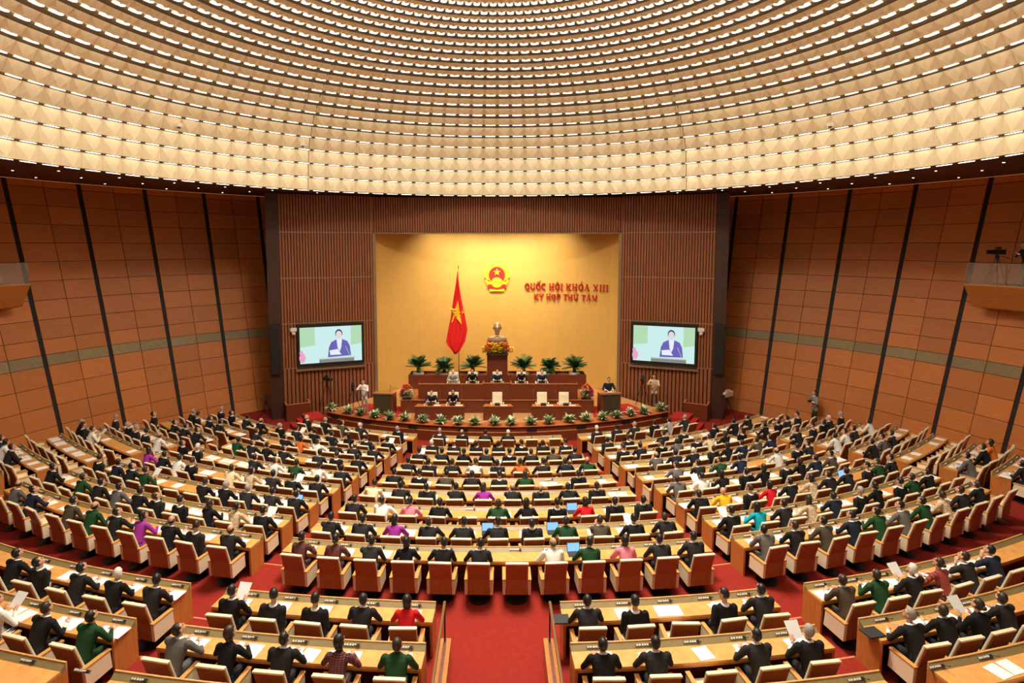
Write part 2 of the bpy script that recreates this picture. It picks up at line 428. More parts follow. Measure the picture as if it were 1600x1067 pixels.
# ---- slatted stage wall: two wings, header, gold niche
WO = Vector((11.8, 31.25)); WI = Vector((7.15, 33.05))          # outer and inner foot of the right wing
NZT = CAMZ + 20.0 / FPX * 33.05                                   # top of the niche
def wallpt(t, z, d=0.0, sgn=1):
    dirn = (WO - WI).normalized(); nrm = Vector((-dirn.y, dirn.x)); 
    if nrm.y > 0: nrm = -nrm
    p = WI + (WO - WI) * t + nrm * d
    return Vector((sgn * p.x, p.y, z))
def wall_t(px, sgn=1):                   # parameter along the wing for a pixel column near eye level
    best = min(range(0, 1001), key=lambda i: abs(proj(wallpt(i / 1000, 7.0, 0, sgn))[0] - px)); return best / 1000
def zat(py, t):                          # height seen at pixel row py on the wing
    p = wallpt(t, 0); lo, hi = -2, 16
    for _ in range(40):
        m = (lo + hi) / 2
        if proj((p.x, p.y, m))[1] > py: lo = m
        else: hi = m
    return lo
ZL = [.0, zat(571, .5), zat(503, .5), zat(433.5, .5), zat(363, .5), SOFZ + .02]
for sgn, nm in ((-1, 'wall_stage_left'), (1, 'wall_stage_right')):
    mb = MB(); mb.hexa([wallpt(0, -.1, 0, sgn), wallpt(1, -.1, 0, sgn), wallpt(1, -.1, -.2, sgn), wallpt(0, -.1, -.2, sgn), wallpt(0, SOFZ + .1, 0, sgn), wallpt(1, SOFZ + .1, 0, sgn), wallpt(1, SOFZ + .1, -.2, sgn), wallpt(0, SOFZ + .1, -.2, sgn)])
    wl = tag(mb.obj(nm, M_slatback), kind='structure', label='slatted reddish brown wall beside the golden niche')
    for i in range(5):
        z0, z1 = ZL[i] + .03, ZL[i + 1] - .03
        ns = 24 if i == 0 else 33
        s = MB()
        for j in range(ns):
            t0 = (j + .16) / ns; t1 = (j + .84) / ns
            s.hexa([wallpt(t0, z0, 0, sgn), wallpt(t1, z0, 0, sgn), wallpt(t1, z0, .09, sgn), wallpt(t0, z0, .09, sgn), wallpt(t0, z1, 0, sgn), wallpt(t1, z1, 0, sgn), wallpt(t1, z1, .09, sgn), wallpt(t0, z1, .09, sgn)])
        tag(s.obj('slats', M_slat, wl), kind='stuff')
        if i < 4:
            t = MB(); t.hexa([wallpt(a, z, d, sgn) for z in (ZL[i + 1] - .025, ZL[i + 1] + .025) for a, d in ((0, 0), (1, 0), (1, .10), (0, .10))])
            t.obj('wall_trim', M_trim, wl)
    # edge trim of the niche and dark end column
    e = MB(); e.hexa([wallpt(a, z, d, sgn) for z in (0, NZT) for a, d in ((-.035, -.35), (0.0, -.35), (0.0, .13), (-.035, .13))]); e.obj('niche_jamb', M_trim, wl)
    c = MB(); c.hexa([wallpt(a, z, d, sgn) for z in (0, SOFZ) for a, d in ((1.0, -.5), (1.13, -.5), (1.13, .18), (1.0, .18))]); c.obj('column', M_column, wl)
    c = MB(); c.hexa([wallpt(a, z, d, sgn) for z in (ZL[1] - .2, ZL[2] + .05) for a, d in ((1.02, .183), (1.12, .183), (1.12, .42), (1.02, .42))])
    sp = c.obj('column_speaker', M_black); tag(sp, 'tall black loudspeaker column beside the %s screen' % ('left' if sgn < 0 else 'right'), 'speaker', 'column speakers')
# header above the niche
hd = MB().box(-WI.x, WI.x, WI.y, WI.y + .3, NZT + .03, SOFZ)
hdr = tag(hd.obj('wall_stage_header', M_slatback), kind='structure', label='slatted header above the golden niche')
s = MB(); ns = 104
for j in range(ns):
    x0 = -WI.x + (2 * WI.x) * (j + .16) / ns; x1 = -WI.x + (2 * WI.x) * (j + .84) / ns
    s.box(x0, x1, WI.y - .09, WI.y, NZT + .08, SOFZ - .05)
tag(s.obj('slats', M_slat, hdr), kind='stuff')
MB().box(-WI.x, WI.x, WI.y - .12, WI.y + .3, NZT - .02, NZT + .06).obj('wall_trim', M_trim, hdr)
# gold wall: vertical fabric panels on a shallow curve
ND = 2.9; NW = WI.x + .25
def gold(u, d=0.0):                      # u in -1..1
    a = u * radians(62); R = NW / sin(radians(62)); 
    x = (R - d) * sin(a); y = WI.y + .25 + ND * (cos(a) - cos(radians(62))) / (1 - cos(radians(62))) - d * cos(a)
    return x, y
gm = MB(); 
gm.add([(*gold(-1 + i / 24.0), z) for z in (0, NZT + 1.2) for i in range(49)], [(i, i + 1, 50 + i, 49 + i) for i in range(48)])
niche = tag(gm.obj('wall_niche', M_gold), kind='structure', label='curved golden fabric wall behind the stage')
NP = 14
for j in range(NP):
    u0 = -1 + 2 * j / NP + .00012; u1 = -1 + 2 * (j + 1) / NP - .00012; p = MB()
    for (z0, z1) in ((.05, NZT + 1.15),):
        us = [u0 + (u1 - u0) * i / 4 for i in range(5)]
        v = [(*gold(u, .03), z) for z in (z0, z1) for u in us] + [(*gold(u, .0), z) for z in (z0, z1) for u in us]
        f = [(i, i + 1, 6 + i, 5 + i) for i in range(4)] + [(0, 5, 15, 10), (4, 14, 19, 9), (5, 6, 7, 8, 9, 19, 18, 17, 16, 15), (0, 10, 11, 12, 13, 14, 4, 3, 2, 1)]
        p.add(v, f)
    p.obj('gold_panel', M_gold, niche)
MB().box(-NW - .1, NW + .1, WI.y + .3, WI.y + ND + 1.2, NZT + 1.15, NZT + 1.3).obj('niche_ceiling', M_soffit, niche)
# wall washers in the niche ceiling, behind the header
for x, e in ((-3.2, .55), (-1.1, 1.0), (1.1, 1.0), (3.2, .55)):
    ld = bpy.data.lights.new('wall_washer', 'AREA'); ld.shape = 'RECTANGLE'; ld.size = 1.5; ld.size_y = .25; ld.energy = NICHE * e; ld.color = (1, .86, .62); ld.spread = radians(120)
    lo = link('wall_washer', ld, niche); lo.location = (x, WI.y + .75, NZT + .95)
    lo.rotation_euler = (Vector((x * .75, WI.y + 2.6, 3.6)) - lo.location).to_track_quat('-Z', 'Y').to_euler()
# stage spots in the soffit in front of the header
for x in (-6, -2, 2, 6):
    ld = bpy.data.lights.new('stage_spot', 'SPOT'); ld.energy = STAGE * 6; ld.spot_size = radians(58); ld.spot_blend = .6; ld.shadow_soft_size = .15; ld.color = (1, .9, .74)
    lo = link('stage_spot', ld, soffit); lo.location = (x, 29.2, SOFZ - .05)
    lo.rotation_euler = (Vector((x * .8, 29.6, .8)) - lo.location).to_track_quat('-Z', 'Y').to_euler()

# ================================================================== PEOPLE (bodies are built once per pose, then shared)
class Body:
    def __init__(s): s.mb = MB(); s.t = []
    def _tag(s, t): s.t += [t] * (len(s.mb.v) - len(s.t))
    def cap(s, p, q, r0, r1, t, seg=10):                      # tapered capsule
        p = Vector(p); q = Vector(q); d = (q - p); d = d.normalized() if d.length > 1e-6 else Vector((0, 0, 1))
        u = d.orthogonal().normalized(); v = d.cross(u); rings = []
        for a in (-70, -35, 0): rings.append((p + d * (r0 * sin(radians(a))), r0 * cos(radians(a))))
        for a in (0, 35, 70): rings.append((q + d * (r1 * sin(radians(a))), r1 * cos(radians(a))))
        o = []
        for c, r in rings: o += [c + (u * cos(2 * pi * i / seg) + v * sin(2 * pi * i / seg)) * r for i in range(seg)]
        n = len(rings); f = [tuple(range(seg))[::-1], tuple(range((n - 1) * seg, n * seg))]
        for j in range(n - 1):
            for i in range(seg): f.append((j * seg + i, j * seg + (i + 1) % seg, (j + 1) * seg + (i + 1) % seg, (j + 1) * seg + i))
        s.mb.add(o, f); s._tag(t)
    def loft(s, secs, t, seg=16):                             # sections: (centre, half width vec, half depth vec)
        o = []
        for c, a, b in secs: o += [Vector(c) + Vector(a) * cos(2 * pi * i / seg) + Vector(b) * sin(2 * pi * i / seg) for i in range(seg)]
        n = len(secs); f = [tuple(range(seg))[::-1], tuple(range((n - 1) * seg, n * seg))]
        for j in range(n - 1):
            for i in range(seg): f.append((j * seg + i, j * seg + (i + 1) % seg, (j + 1) * seg + (i + 1) % seg, (j + 1) * seg + i))
        s.mb.add(o, f); s._tag(t)
    def ell(s, M, c, r, t, seg=14, rings=10):
        k = len(s.mb.v); s.mb.ell(c, r, seg, rings)
        for i in range(k, len(s.mb.v)): s.mb.v[i] = tuple(M @ Vector(s.mb.v[i]))
        s._tag(t)
SKIN, TOP, SHIRT, TROU, SHOE, EYE = range(6)
def ik(a, b, l1, l2, hint):
    a = Vector(a); b = Vector(b); d = b - a; L = min(d.length, (l1 + l2) * .999); dn = d.normalized()
    x = (l1 * l1 - l2 * l2 + L * L) / (2 * L); h = sqrt(max(l1 * l1 - x * x, 0))
    hn = Vector(hint); hn = (hn - dn * hn.dot(dn)).normalized()
    return a + dn * x + hn * h, a + dn * L
def build_body(pose):
    B = Body(); hip = Vector(pose['hip']); lean = radians(pose['lean']); side = radians(pose.get('side', 0))
    up = Vector((sin(side), sin(lean), cos(lean) * cos(side))).normalized(); rt = Vector((1, 0, 0)); rt = (rt - up * rt.dot(up)).normalized(); fw = up.cross(rt)
    curl = pose.get('curl', .04)
    sec = [(-.09, .150, .115, 0), (0, .165, .125, 0), (.10, .155, .118, 0), (.22, .165, .120, .2), (.34, .185, .125, .6), (.44, .195, .112, 1), (.50, .150, .085, 1.2), (.545, .075, .065, 1.3)]
    if not pose.get('fem'): sec = [(a, b * 1.06, c * 1.03, d) for a, b, c, d in sec]
    if pose.get('fem'): sec = [(a, b * .88, c * .92, d) for a, b, c, d in sec]
    B.loft([(hip + up * a + fw * (curl * d), rt * b, fw * c) for a, b, c, d in sec], TOP)
    neck = hip + up * .545 + fw * (curl * 1.5)
    yaw = radians(pose.get('yaw', 0)); hp = radians(pose.get('hpitch', 0))
    HM = Matrix.Translation(neck + up * .055 + fw * .035) @ Matrix.Rotation(yaw, 4, 'Z') @ Matrix.Rotation(-hp, 4, 'X') @ Matrix.Translation((0, .012, .105))
    chin = HM @ Vector((0, -.01, -.06))
    B.cap(neck - up * .03, chin, .052, .050, SKIN); B.neck = (neck.copy(), up.copy())
    B.ell(HM, (0, 0, .012), (.074, .094, .105), SKIN); B.ell(HM, (0, .028, -.045), (.058, .066, .070), SKIN)
    B.ell(HM, (0, .098, -.012), (.013, .020, .026), SKIN, 8, 6)
    B.ell(HM, (0, .088, -.066), (.024, .010, .009), SKIN, 8, 6)
    for sg in (-1, 1):
        B.ell(HM, (sg * .076, -.008, -.008), (.011, .020, .031), SKIN, 8, 6); B.ell(HM, (sg * .030, .087, .012), (.012, .008, .008), EYE, 8, 6)
    for sg, nm in ((-1, 'lh'), (1, 'rh')):
        sh = hip + up * .46 + rt * (sg * (.165 if pose.get('fem') else .198)) + fw * (curl * 1.1)
        el, wr = ik(sh, pose[nm], .29, .25, pose.get('hint', (sg * .9, -.5, -.6)) if pose.get('hint') is None else Vector((sg * pose['hint'][0], pose['hint'][1], pose['hint'][2])))
        B.cap(sh, sh + (el - sh) * .35, .072, .062, TOP); B.cap(sh + (el - sh) * .3, el, .060, .048, TOP); B.cap(el, el + (wr - el) * .9, .046, .034, TOP); B.cap(el + (wr - el) * .86, el + (wr - el) * .97, .034, .032, SHIRT)
        d = (wr - el).normalized(); hd = (Vector(pose.get(nm + 'd', d))).normalized(); nrm = Vector(pose.get('pn', (0, 0, 1))); nrm = (nrm - hd * nrm.dot(hd)).normalized(); lat = hd.cross(nrm)
        pc = wr + hd * .045
        B.cap(wr - hd * .005, wr + hd * .02, .027, .030, SKIN)
        B.loft([(wr + hd * .0, lat * .028, nrm * .017), (wr + hd * .045, lat * .040, nrm * .016), (wr + hd * .088, lat * .040, nrm * .013)], SKIN, 10)
        for i, ln in enumerate((.062, .072, .067, .052)):
            o = wr + hd * .082 + lat * ((i - 1.5) * .0205); k1 = o + hd * (ln * .5) - nrm * .006; k2 = k1 + (hd * .7 - nrm * .7) * (ln * .5)
            B.cap(o, k1, .0095, .0090, SKIN, 6); B.cap(k1, k2, .0090, .0078, SKIN, 6)
        th = wr + hd * .03 - lat * (sg * .034); B.cap(th, th + (hd * .6 - lat * sg * .6 - nrm * .25) * .042, .0125, .011, SKIN, 6); 
        t2 = th + (hd * .6 - lat * sg * .6 - nrm * .25) * .042; B.cap(t2, t2 + (hd * .9 - nrm * .3) * .028, .011, .009, SKIN, 6)
    for sg in (-1, 1):
        h0 = hip + Vector((sg * .085, 0, -.03)) if not pose.get('stand') else hip + Vector((sg * .09, 0, -.05))
        kn = Vector((sg * pose['knee'][0], pose['knee'][1], pose['knee'][2])); an = Vector((sg * pose['ank'][0], pose['ank'][1], pose['ank'][2]))
        B.cap(h0, kn, .088, .062, TROU); B.cap(kn, an, .060, .042, TROU)
        B.cap(an + Vector((0, -.02, -.035)), an + Vector((0, .13, -.045)), .040, .036, SHOE)
    return B, HM
SEAT = dict(hip=(0, -.03, .60), lean=14, knee=(.10, .38, .575), ank=(.10, .42, .09), lh=(-.15, .43, .842), rh=(.16, .44, .842), hint=(.42, -.50, -.10))
POSES = {
 'fwd': dict(SEAT, lean=17, hpitch=-30, lh=(-.15, .44, .842), rh=(.14, .45, .842)),
 'fwdl': dict(SEAT, lean=15, hpitch=-18, yaw=28, lh=(-.19, .43, .842), rh=(.10, .45, .842)),
 'fwdr': dict(SEAT, lean=16, hpitch=-38, yaw=-22, lh=(-.10, .45, .862), rh=(.20, .44, .862), side=2),
 'face': dict(SEAT, lean=18, hpitch=-25, yaw=10, lh=(-.10, .30, 1.06), rh=(.18, .44, .842), lhd=(.3, .1, 1), hint=(.5, -.5, -.6)),
 'femf': dict(SEAT, lean=12, hpitch=-24, fem=1, lh=(-.14, .43, .842), rh=(.13, .44, .842)),
 'femr': dict(SEAT, lean=14, hpitch=-18, yaw=-25, fem=1, lh=(-.17, .43, .842), rh=(.15, .44, .842)),
 'back': dict(SEAT, hip=(0, .04, .60), lean=-13, hpitch=-4, curl=.05, lh=(-.09, .11, .74), rh=(.09, .11, .74), hint=(.5, -.5, .1)),
 'backl': dict(SEAT, hip=(0, .06, .60), lean=-15, hpitch=4, yaw=35, curl=.06, side=3, lh=(-.10, .11, .74), rh=(.07, .12, .74), hint=(.5, -.5, .1)),
 'backd': dict(SEAT, hip=(0, .03, .60), lean=-9, hpitch=-40, yaw=-12, curl=.06, lh=(-.08, .11, .75), rh=(.08, .12, .75), hint=(.5, -.5, .1)),
 'read': dict(SEAT, lean=5, hpitch=-20, lh=(-.15, .28, .95), rh=(.15, .28, .95), lhd=(.2, .6, .7), rhd=(-.2, .6, .7), hint=(.6, -.3, -.6)),
 'speak': dict(hip=(0, 0, .97), lean=4, hpitch=-8, stand=1, knee=(.10, .02, .51), ank=(.11, -.02, .09), lh=(-.13, .30, 1.14), rh=(.13, .30, 1.14), hint=(.9, -.5, -.4)),
 'film': dict(hip=(0, 0, .96), lean=3, hpitch=-4, yaw=15, stand=1, knee=(.11, .02, .51), ank=(.14, -.02, .09), lh=(-.12, .36, 1.32), rh=(.14, .34, 1.28), hint=(.9, -.3, -.6)),
 'look': dict(hip=(0, 0, .96), lean=5, hpitch=-30, stand=1, knee=(.09, .03, .51), ank=(.10, -.01, .09), lh=(-.08, .28, 1.20), rh=(.09, .27, 1.16), hint=(.9, -.3, -.6)),
}
_tmp = []
for k, p in POSES.items():
    B, HM = build_body(p); me = B.mb.mesh('tmp_' + k, [M_skin]); o = link('tmp_' + k, me)
    r = o.modifiers.new('r', 'REMESH'); r.mode = 'VOXEL'; r.voxel_size = .0095; r.use_smooth_shade = True
    s = o.modifiers.new('s', 'SMOOTH'); s.factor = .4; s.iterations = 2
    d = o.modifiers.new('d', 'DECIMATE'); d.ratio = .33
    _tmp.append((k, o, B, HM))
dg = bpy.context.evaluated_depsgraph_get()
BODY = {}
M_shirt = mat('white_shirt', (.80, .79, .76), .7); M_trou = mat('dark_trousers', (.018, .017, .019), .8); M_shoe = mat('black_shoes', (.012, .011, .010), .35); M_eye = mat('dark_eye', (.02, .015, .012), .3)
for k, o, B, HM in _tmp:
    me = bpy.data.meshes.new_from_object(o.evaluated_get(dg)); me.name = 'person_body'
    kd = kdtree.KDTree(len(B.mb.v))
    for i, v in enumerate(B.mb.v): kd.insert(v, i)
    kd.balance(); me.materials.clear()
    for m in (M_skin, M_trou, M_shirt, M_trou, M_shoe, M_eye): me.materials.append(m)
    idx = []
    nk, nu = B.neck
    for f in me.polygons:
        tg = B.t[kd.find(f.center)[1]]; rel = f.center - nk; hgt = rel.dot(nu)
        if tg in (SKIN, TOP) and -.010 < hgt < .016 and (rel - nu * hgt).length < .085: tg = SHIRT
        idx.append(tg)
    me.polygons.foreach_set('material_index', idx); me.polygons.foreach_set('use_smooth', [True] * len(idx))
    BODY[k] = (me, HM)
for k, o, B, HM in _tmp:
    m_ = o.data; bpy.data.objects.remove(o); bpy.data.meshes.remove(m_)
# hair shells in head space
def hair(kind):
    bm = bmesh.new(); bmesh.ops.create_uvsphere(bm, u_segments=18, v_segments=14, radius=1)
    kill = []
    for f in bm.faces:
        c = f.calc_center_median(); x, y, z = c.x, c.y, c.z
        if kind == 'bald': keep = y < .12 and -.45 < z < .30
        elif kind in ('long', 'bob'): keep = (z > .52 and y < .80) or (y < .12 and z > -.75) or (y < .45 and z > .25)
        else: keep = (z > .58 and y < .78) or (y < -.05 and z > -.50) or (y < .38 and z > .18)
        if not keep: kill.append(f)
    bmesh.ops.delete(bm, geom=kill, context='FACES')
    sx = {'long': 1.16, 'bob': 1.2}.get(kind, 1.13)
    for v in bm.verts: v.co = Vector((v.co.x * .076 * sx, v.co.y * .096 * sx - .004, v.co.z * .107 * sx + .014))
    bmesh.ops.solidify(bm, geom=bm.faces[:], thickness=.016)
    me = bpy.data.meshes.new('hair'); bm.to_mesh(me); bm.free()
    if kind in ('long', 'bun', 'bob'):
        e = MB()
        if kind == 'bun': e.ell((0, -.115, .03), (.042, .038, .042), 10, 7)
        elif kind == 'bob': e.ell((0, -.055, -.075), (.084, .056, .070), 12, 7)
        else:
            B = Body(); B.loft([((0, -.06, .03), (.080, 0, 0), (0, .05, 0)), ((0, -.085, -.08), (.082, 0, 0), (0, .042, 0)), ((0, -.11, -.19), (.078, 0, 0), (0, .034, 0)), ((0, -.12, -.30), (.045, 0, 0), (0, .018, 0))], 0, 12); e = B.mb
        m2 = e.mesh('t', M_skin); bm = bmesh.new(); bm.from_mesh(me); bm.from_mesh(m2); bm.to_mesh(me); bm.free()
    me.materials.append(M_black); me.polygons.foreach_set('use_smooth', [True] * len(me.polygons)); return me
HAIR = {k: hair(k) for k in ('short', 'bald', 'long', 'bun', 'bob')}
M_hair = {'black': mat('hair_black', (.010, .008, .007), .45), 'brown': mat('hair_brown', (.035, .018, .010), .45), 'grey': mat('hair_grey', (.33, .30, .27), .55), 'white': mat('hair_white', (.68, .64, .58), .55)}
def cloth(name, c, rnd=.12): return mat('cloth_' + name, c, .85, spec=.2, vary=.08, nscale=25, rnd=rnd)
def pattern(name, c1, c2, scale):
    m, nt, b = _new(name); N = nt.nodes; L = nt.links
    tc = N.new('ShaderNodeTexCoord'); vo = N.new('ShaderNodeTexVoronoi'); vo.inputs['Scale'].default_value = scale; L.new(tc.outputs['Object'], vo.inputs['Vector'])
    mx = N.new('ShaderNodeMix'); mx.data_type = 'RGBA'; mx.inputs[6].default_value = (*c1, 1); mx.inputs[7].default_value = (*c2, 1)
    mr = N.new('ShaderNodeMapRange'); mr.inputs[1].default_value = .35; mr.inputs[2].default_value = .5; L.new(vo.outputs['Distance'], mr.inputs[0]); L.new(mr.outputs[0], mx.inputs[0]); L.new(mx.outputs[2], b.inputs['Base Color']); b.inputs['Roughness'].default_value = .85
    return m
def check(name, c1, c2, scale, msz=.06):
    m, nt, b = _new(name); N = nt.nodes; L = nt.links
    tc = N.new('ShaderNodeTexCoord'); ck = N.new('ShaderNodeTexBrick'); ck.inputs['Scale'].default_value = scale; ck.inputs['Color1'].default_value = (*c1, 1); ck.inputs['Color2'].default_value = (*c1, 1); ck.inputs['Mortar'].default_value = (*c2, 1); ck.inputs['Mortar Size'].default_value = msz; ck.offset = 0
    mp = N.new('ShaderNodeMapping'); mp.inputs['Rotation'].default_value = (pi / 2, 0, 0); L.new(tc.outputs['Object'], mp.inputs[0]); L.new(mp.outputs[0], ck.inputs['Vector']); L.new(ck.outputs['Color'], b.inputs['Base Color']); b.inputs['Roughness'].default_value = .85
    return m
CL = {'k': ('dark suit', cloth('dark_suit', (.019, .017, .018), .5)), 'n': ('navy suit', cloth('navy', (.017, .022, .042), .25)), 's': ('grey suit', cloth('grey', (.13, .12, .115))),
      'b': ('brown suit', cloth('brown', (.085, .062, .042))), 'g': ('green uniform', cloth('green', (.016, .062, .022))), 'w': ('white shirt', cloth('white', (.78, .75, .70))),
      'c': ('cream jacket', cloth('cream', (.78, .64, .40))), 'p': ('purple jacket', cloth('purple', (.36, .035, .34))), 'r': ('red jacket', cloth('red', (.62, .012, .018))),
      'y': ('yellow robe', cloth('yellow', (.84, .47, .02))), 't': ('turquoise jacket', cloth('teal', (.01, .38, .50))), 'o': ('orange jacket', cloth('orange', (.68, .16, .03))),
      'i': ('pink jacket', cloth('pink', (.82, .26, .34))), 'e': ('embroidered black vest', check('cloth_embroidered', (.02, .015, .02), (.45, .06, .06), 9, .022)), 'L': ('patterned cream blouse', pattern('cloth_floral', (.75, .63, .45), (.50, .35, .20), 26)),
      'l': ('black jacket', cloth('black_jacket', (.010, .009, .010), .3)), 'x': ('red checked jacket', check('cloth_red_check', (.72, .10, .07), (.03, .02, .02), 14)), 'S': ('light grey suit', cloth('light_grey', (.30, .27, .25)))}
FEM = set('prtioLlxe')
M_trou_b = mat('black_trousers', (.012, .012, .014), .85)
def person(loc, rz, code, lab, group, pose=None, hk=None, hc=None, trou=None, scale=1.0):
    rn = random.random
    back = code in 'hB'; c = {'h': 'k', 'B': 'k', 'G': 'k'}.get(code, code)
    fem = c in FEM
    if pose is None:
        pose = random.choice(['back', 'backl', 'backd', 'backd']) if back else (random.choice(['femf', 'femr']) if fem else random.choice(['fwd', 'fwd', 'fwdl', 'fwdr', 'face']))
    me, HM = BODY[pose]
    o = link('person', me); o.location = loc; o.rotation_euler = (0, 0, rz); o.scale = (scale,) * 3
    for i, m in ((TOP, CL[c][1]), (SHIRT, CL[c][1] if (fem or c in 'wcyg') else M_shirt), (TROU, trou or (CL[c][1] if c in 'gsbyn' else M_trou))):
        o.material_slots[i].link = 'OBJECT'; o.material_slots[i].material = m
    if hc is None: hc = {'B': random.choice(['grey', 'white', 'grey']), 'G': random.choice(['white', 'grey'])}.get(code) or random.choice(['black', 'black', 'black', 'brown'])
    if hk is None: hk = random.choice(['long', 'bun', 'bob', 'long']) if fem else random.choice(['short'] * 10 + ['bald'])
    if c != 'y':
        h = link('hair', HAIR[hk], o, HM); h.material_slots[0].link = 'OBJECT'; h.material_slots[0].material = M_hair[hc]
    tag(o, lab, 'person', group); return o, pose, c, hc

# ================================================================== SEATING
def chair_meshes():
    P = {}
    P['pedestal'] = MB().lathe([(0, .0), (.25, .0), (.25, .02), (.06, .045), (.045, .06), (.045, .30), (.16, .32), (.16, .34), (0, .34)], 16).mesh('pedestal', M_black)
    P['seat'] = MB().box(-.255, .255, -.20, .29, .34, .475).mesh('seat', M_leather, bevel=.03, smooth=False)
    shell = [(-.235, .24), (-.258, .62), (-.402, 1.060), (-.378, 1.068), (-.232, .62), (-.208, .24)]
    P['back_shell'] = MB().extr(shell, -.245, .245).mesh('back_shell', M_chairback, bevel=.006)
    cu = [(-.225, .42), (-.234, .62), (-.382, 1.080), (-.330, 1.092), (-.185, .63), (-.165, .42)]
    P['back_cushion'] = MB().extr(cu, -.262, .262).mesh('back_cushion', M_leather, bevel=.018)
    top = MB().extr([(-.406, 1.056), (-.400, 1.084), (-.378, 1.088), (-.380, 1.058)], -.262, .262)
    P['top_edge'] = top.mesh('top_edge', M_leather, bevel=.006)
    P['side_panel'] = MB().extr([(-.235, .24), (-.258, .60), (.24, .60), (.27, .27)], -.035, .035).mesh('side_panel', M_leather, bevel=.008)
    P['armrest'] = MB().extr([(-.265, .602), (-.268, .632), (.26, .640), (.265, .606)], -.042, .042).mesh('armrest', M_arm, bevel=.006)
    return P
CH = chair_meshes()
def chair(loc, rz, lab, group):
    t = thing('armchair', Vector(loc) + Vector((0, 0, .003)), rz, lab, 'chair', group)
    for k in ('pedestal', 'seat', 'back_shell'): link(k, CH[k], t)
    link('top_edge', CH['top_edge'], link('back_cushion', CH['back_cushion'], t))
    for sg in (-1, 1):
        o = link('side_panel', CH['side_panel'], t); o.location = (sg * .292, 0, 0); link('armrest', CH['armrest'], o)
    return t
# microphone console set in the desk ledge, one for each seat
cm = MB().box(-.15, .17, -.026, .026, 0, .008, 2)
for i, x in enumerate((-.13, -.085, -.03, .015, .06)): cm.box(x, x + .028, -.014, .014, .012, .024, 1)
cm.box(.10, .15, -.02, .02, .012, .03, 0); cm.tube((.125, 0, .02), (.115, -.06, .16), .005, seg=5, mi=0); cm.ell((.115, -.06, .165), (.012, .012, .016), 6, 4, 0)
CONS = cm.mesh('console', [M_blackmatte, M_paper2, mat('console_plate', (.20, .15, .07), .4)])
pv = []
for kind in range(4):
    p = MB()
    def sheet(x, y, a, w, h, z, mi=0):
        ca, sa = cos(a), sin(a); q = [(x + u * ca - v * sa, y + u * sa + v * ca) for u, v in ((-w / 2, -h / 2), (w / 2, -h / 2), (w / 2, h / 2), (-w / 2, h / 2))]
        p.hexa([(*c, z) for c in q] + [(*c, z + .006) for c in q], mi)
    if kind == 0: sheet(0, 0, .04, .23, .29, 0)
    elif kind == 1: sheet(-.125, 0, .04, .22, .28, 0); sheet(.125, 0, -.05, .22, .28, .0)
    elif kind == 2: sheet(0, 0, .16, .22, .25, 0); sheet(.05, 0, -.08, .22, .27, .007)
    else: sheet(-.07, 0, 0, .21, .30, 0); sheet(.14, 0, 0, .21, .30, 0)
    pv.append(p.mesh('papers', [M_paper, M_paper2]))
hp_ = MB().hexa([(-.12, 0, 0), (.12, 0, 0), (.12, .006, .004), (-.12, .006, .004), (-.13, .17, .24), (.13, .17, .24), (.13, .176, .236), (-.13, .176, .236)]); HELD = hp_.mesh('held_paper', M_paper)
M_lscreen = glow('laptop_screen', (.25, .50, .95), 1.4)
def laptop(loc, rz, lab):
    t = thing('laptop', loc, rz, lab, 'laptop', 'laptops on the desks')
    MB().box(-.16, .16, -.11, .11, 0, .018).obj('keyboard_base', M_blackmatte, t)
    s = MB().hexa([(-.16, .11, .01), (.16, .11, .01), (.16, .125, .01), (-.16, .125, .01), (-.16, .17, .215), (.16, .17, .215), (.16, .185, .215), (-.16, .185, .215)]).obj('lid', M_blackmatte, t)
    MB().hexa([(-.148, .107, .022), (.148, .107, .022), (.148, .109, .022), (-.148, .109, .022), (-.148, .164, .205), (.148, .164, .205), (.148, .166, .205), (-.148, .166, .205)]).obj('screen', M_lscreen, s)
BN = {'C': 'centre block', 'L': 'left block', 'R': 'right block', 'WL': 'left wall block', 'WR': 'right wall block', 'AL': 'left of central stairs', 'AR': 'right of central stairs', 'FL': 'rear left block', 'FR': 'rear right block'}
def solve_th(px, R, z):
    lo, hi = -radians(75), radians(75)
    for _ in range(48):
        m = (lo + hi) / 2
        if proj(pol(R, m, z))[0] < px: lo = m
        else: hi = m
    return lo
DEP = .54
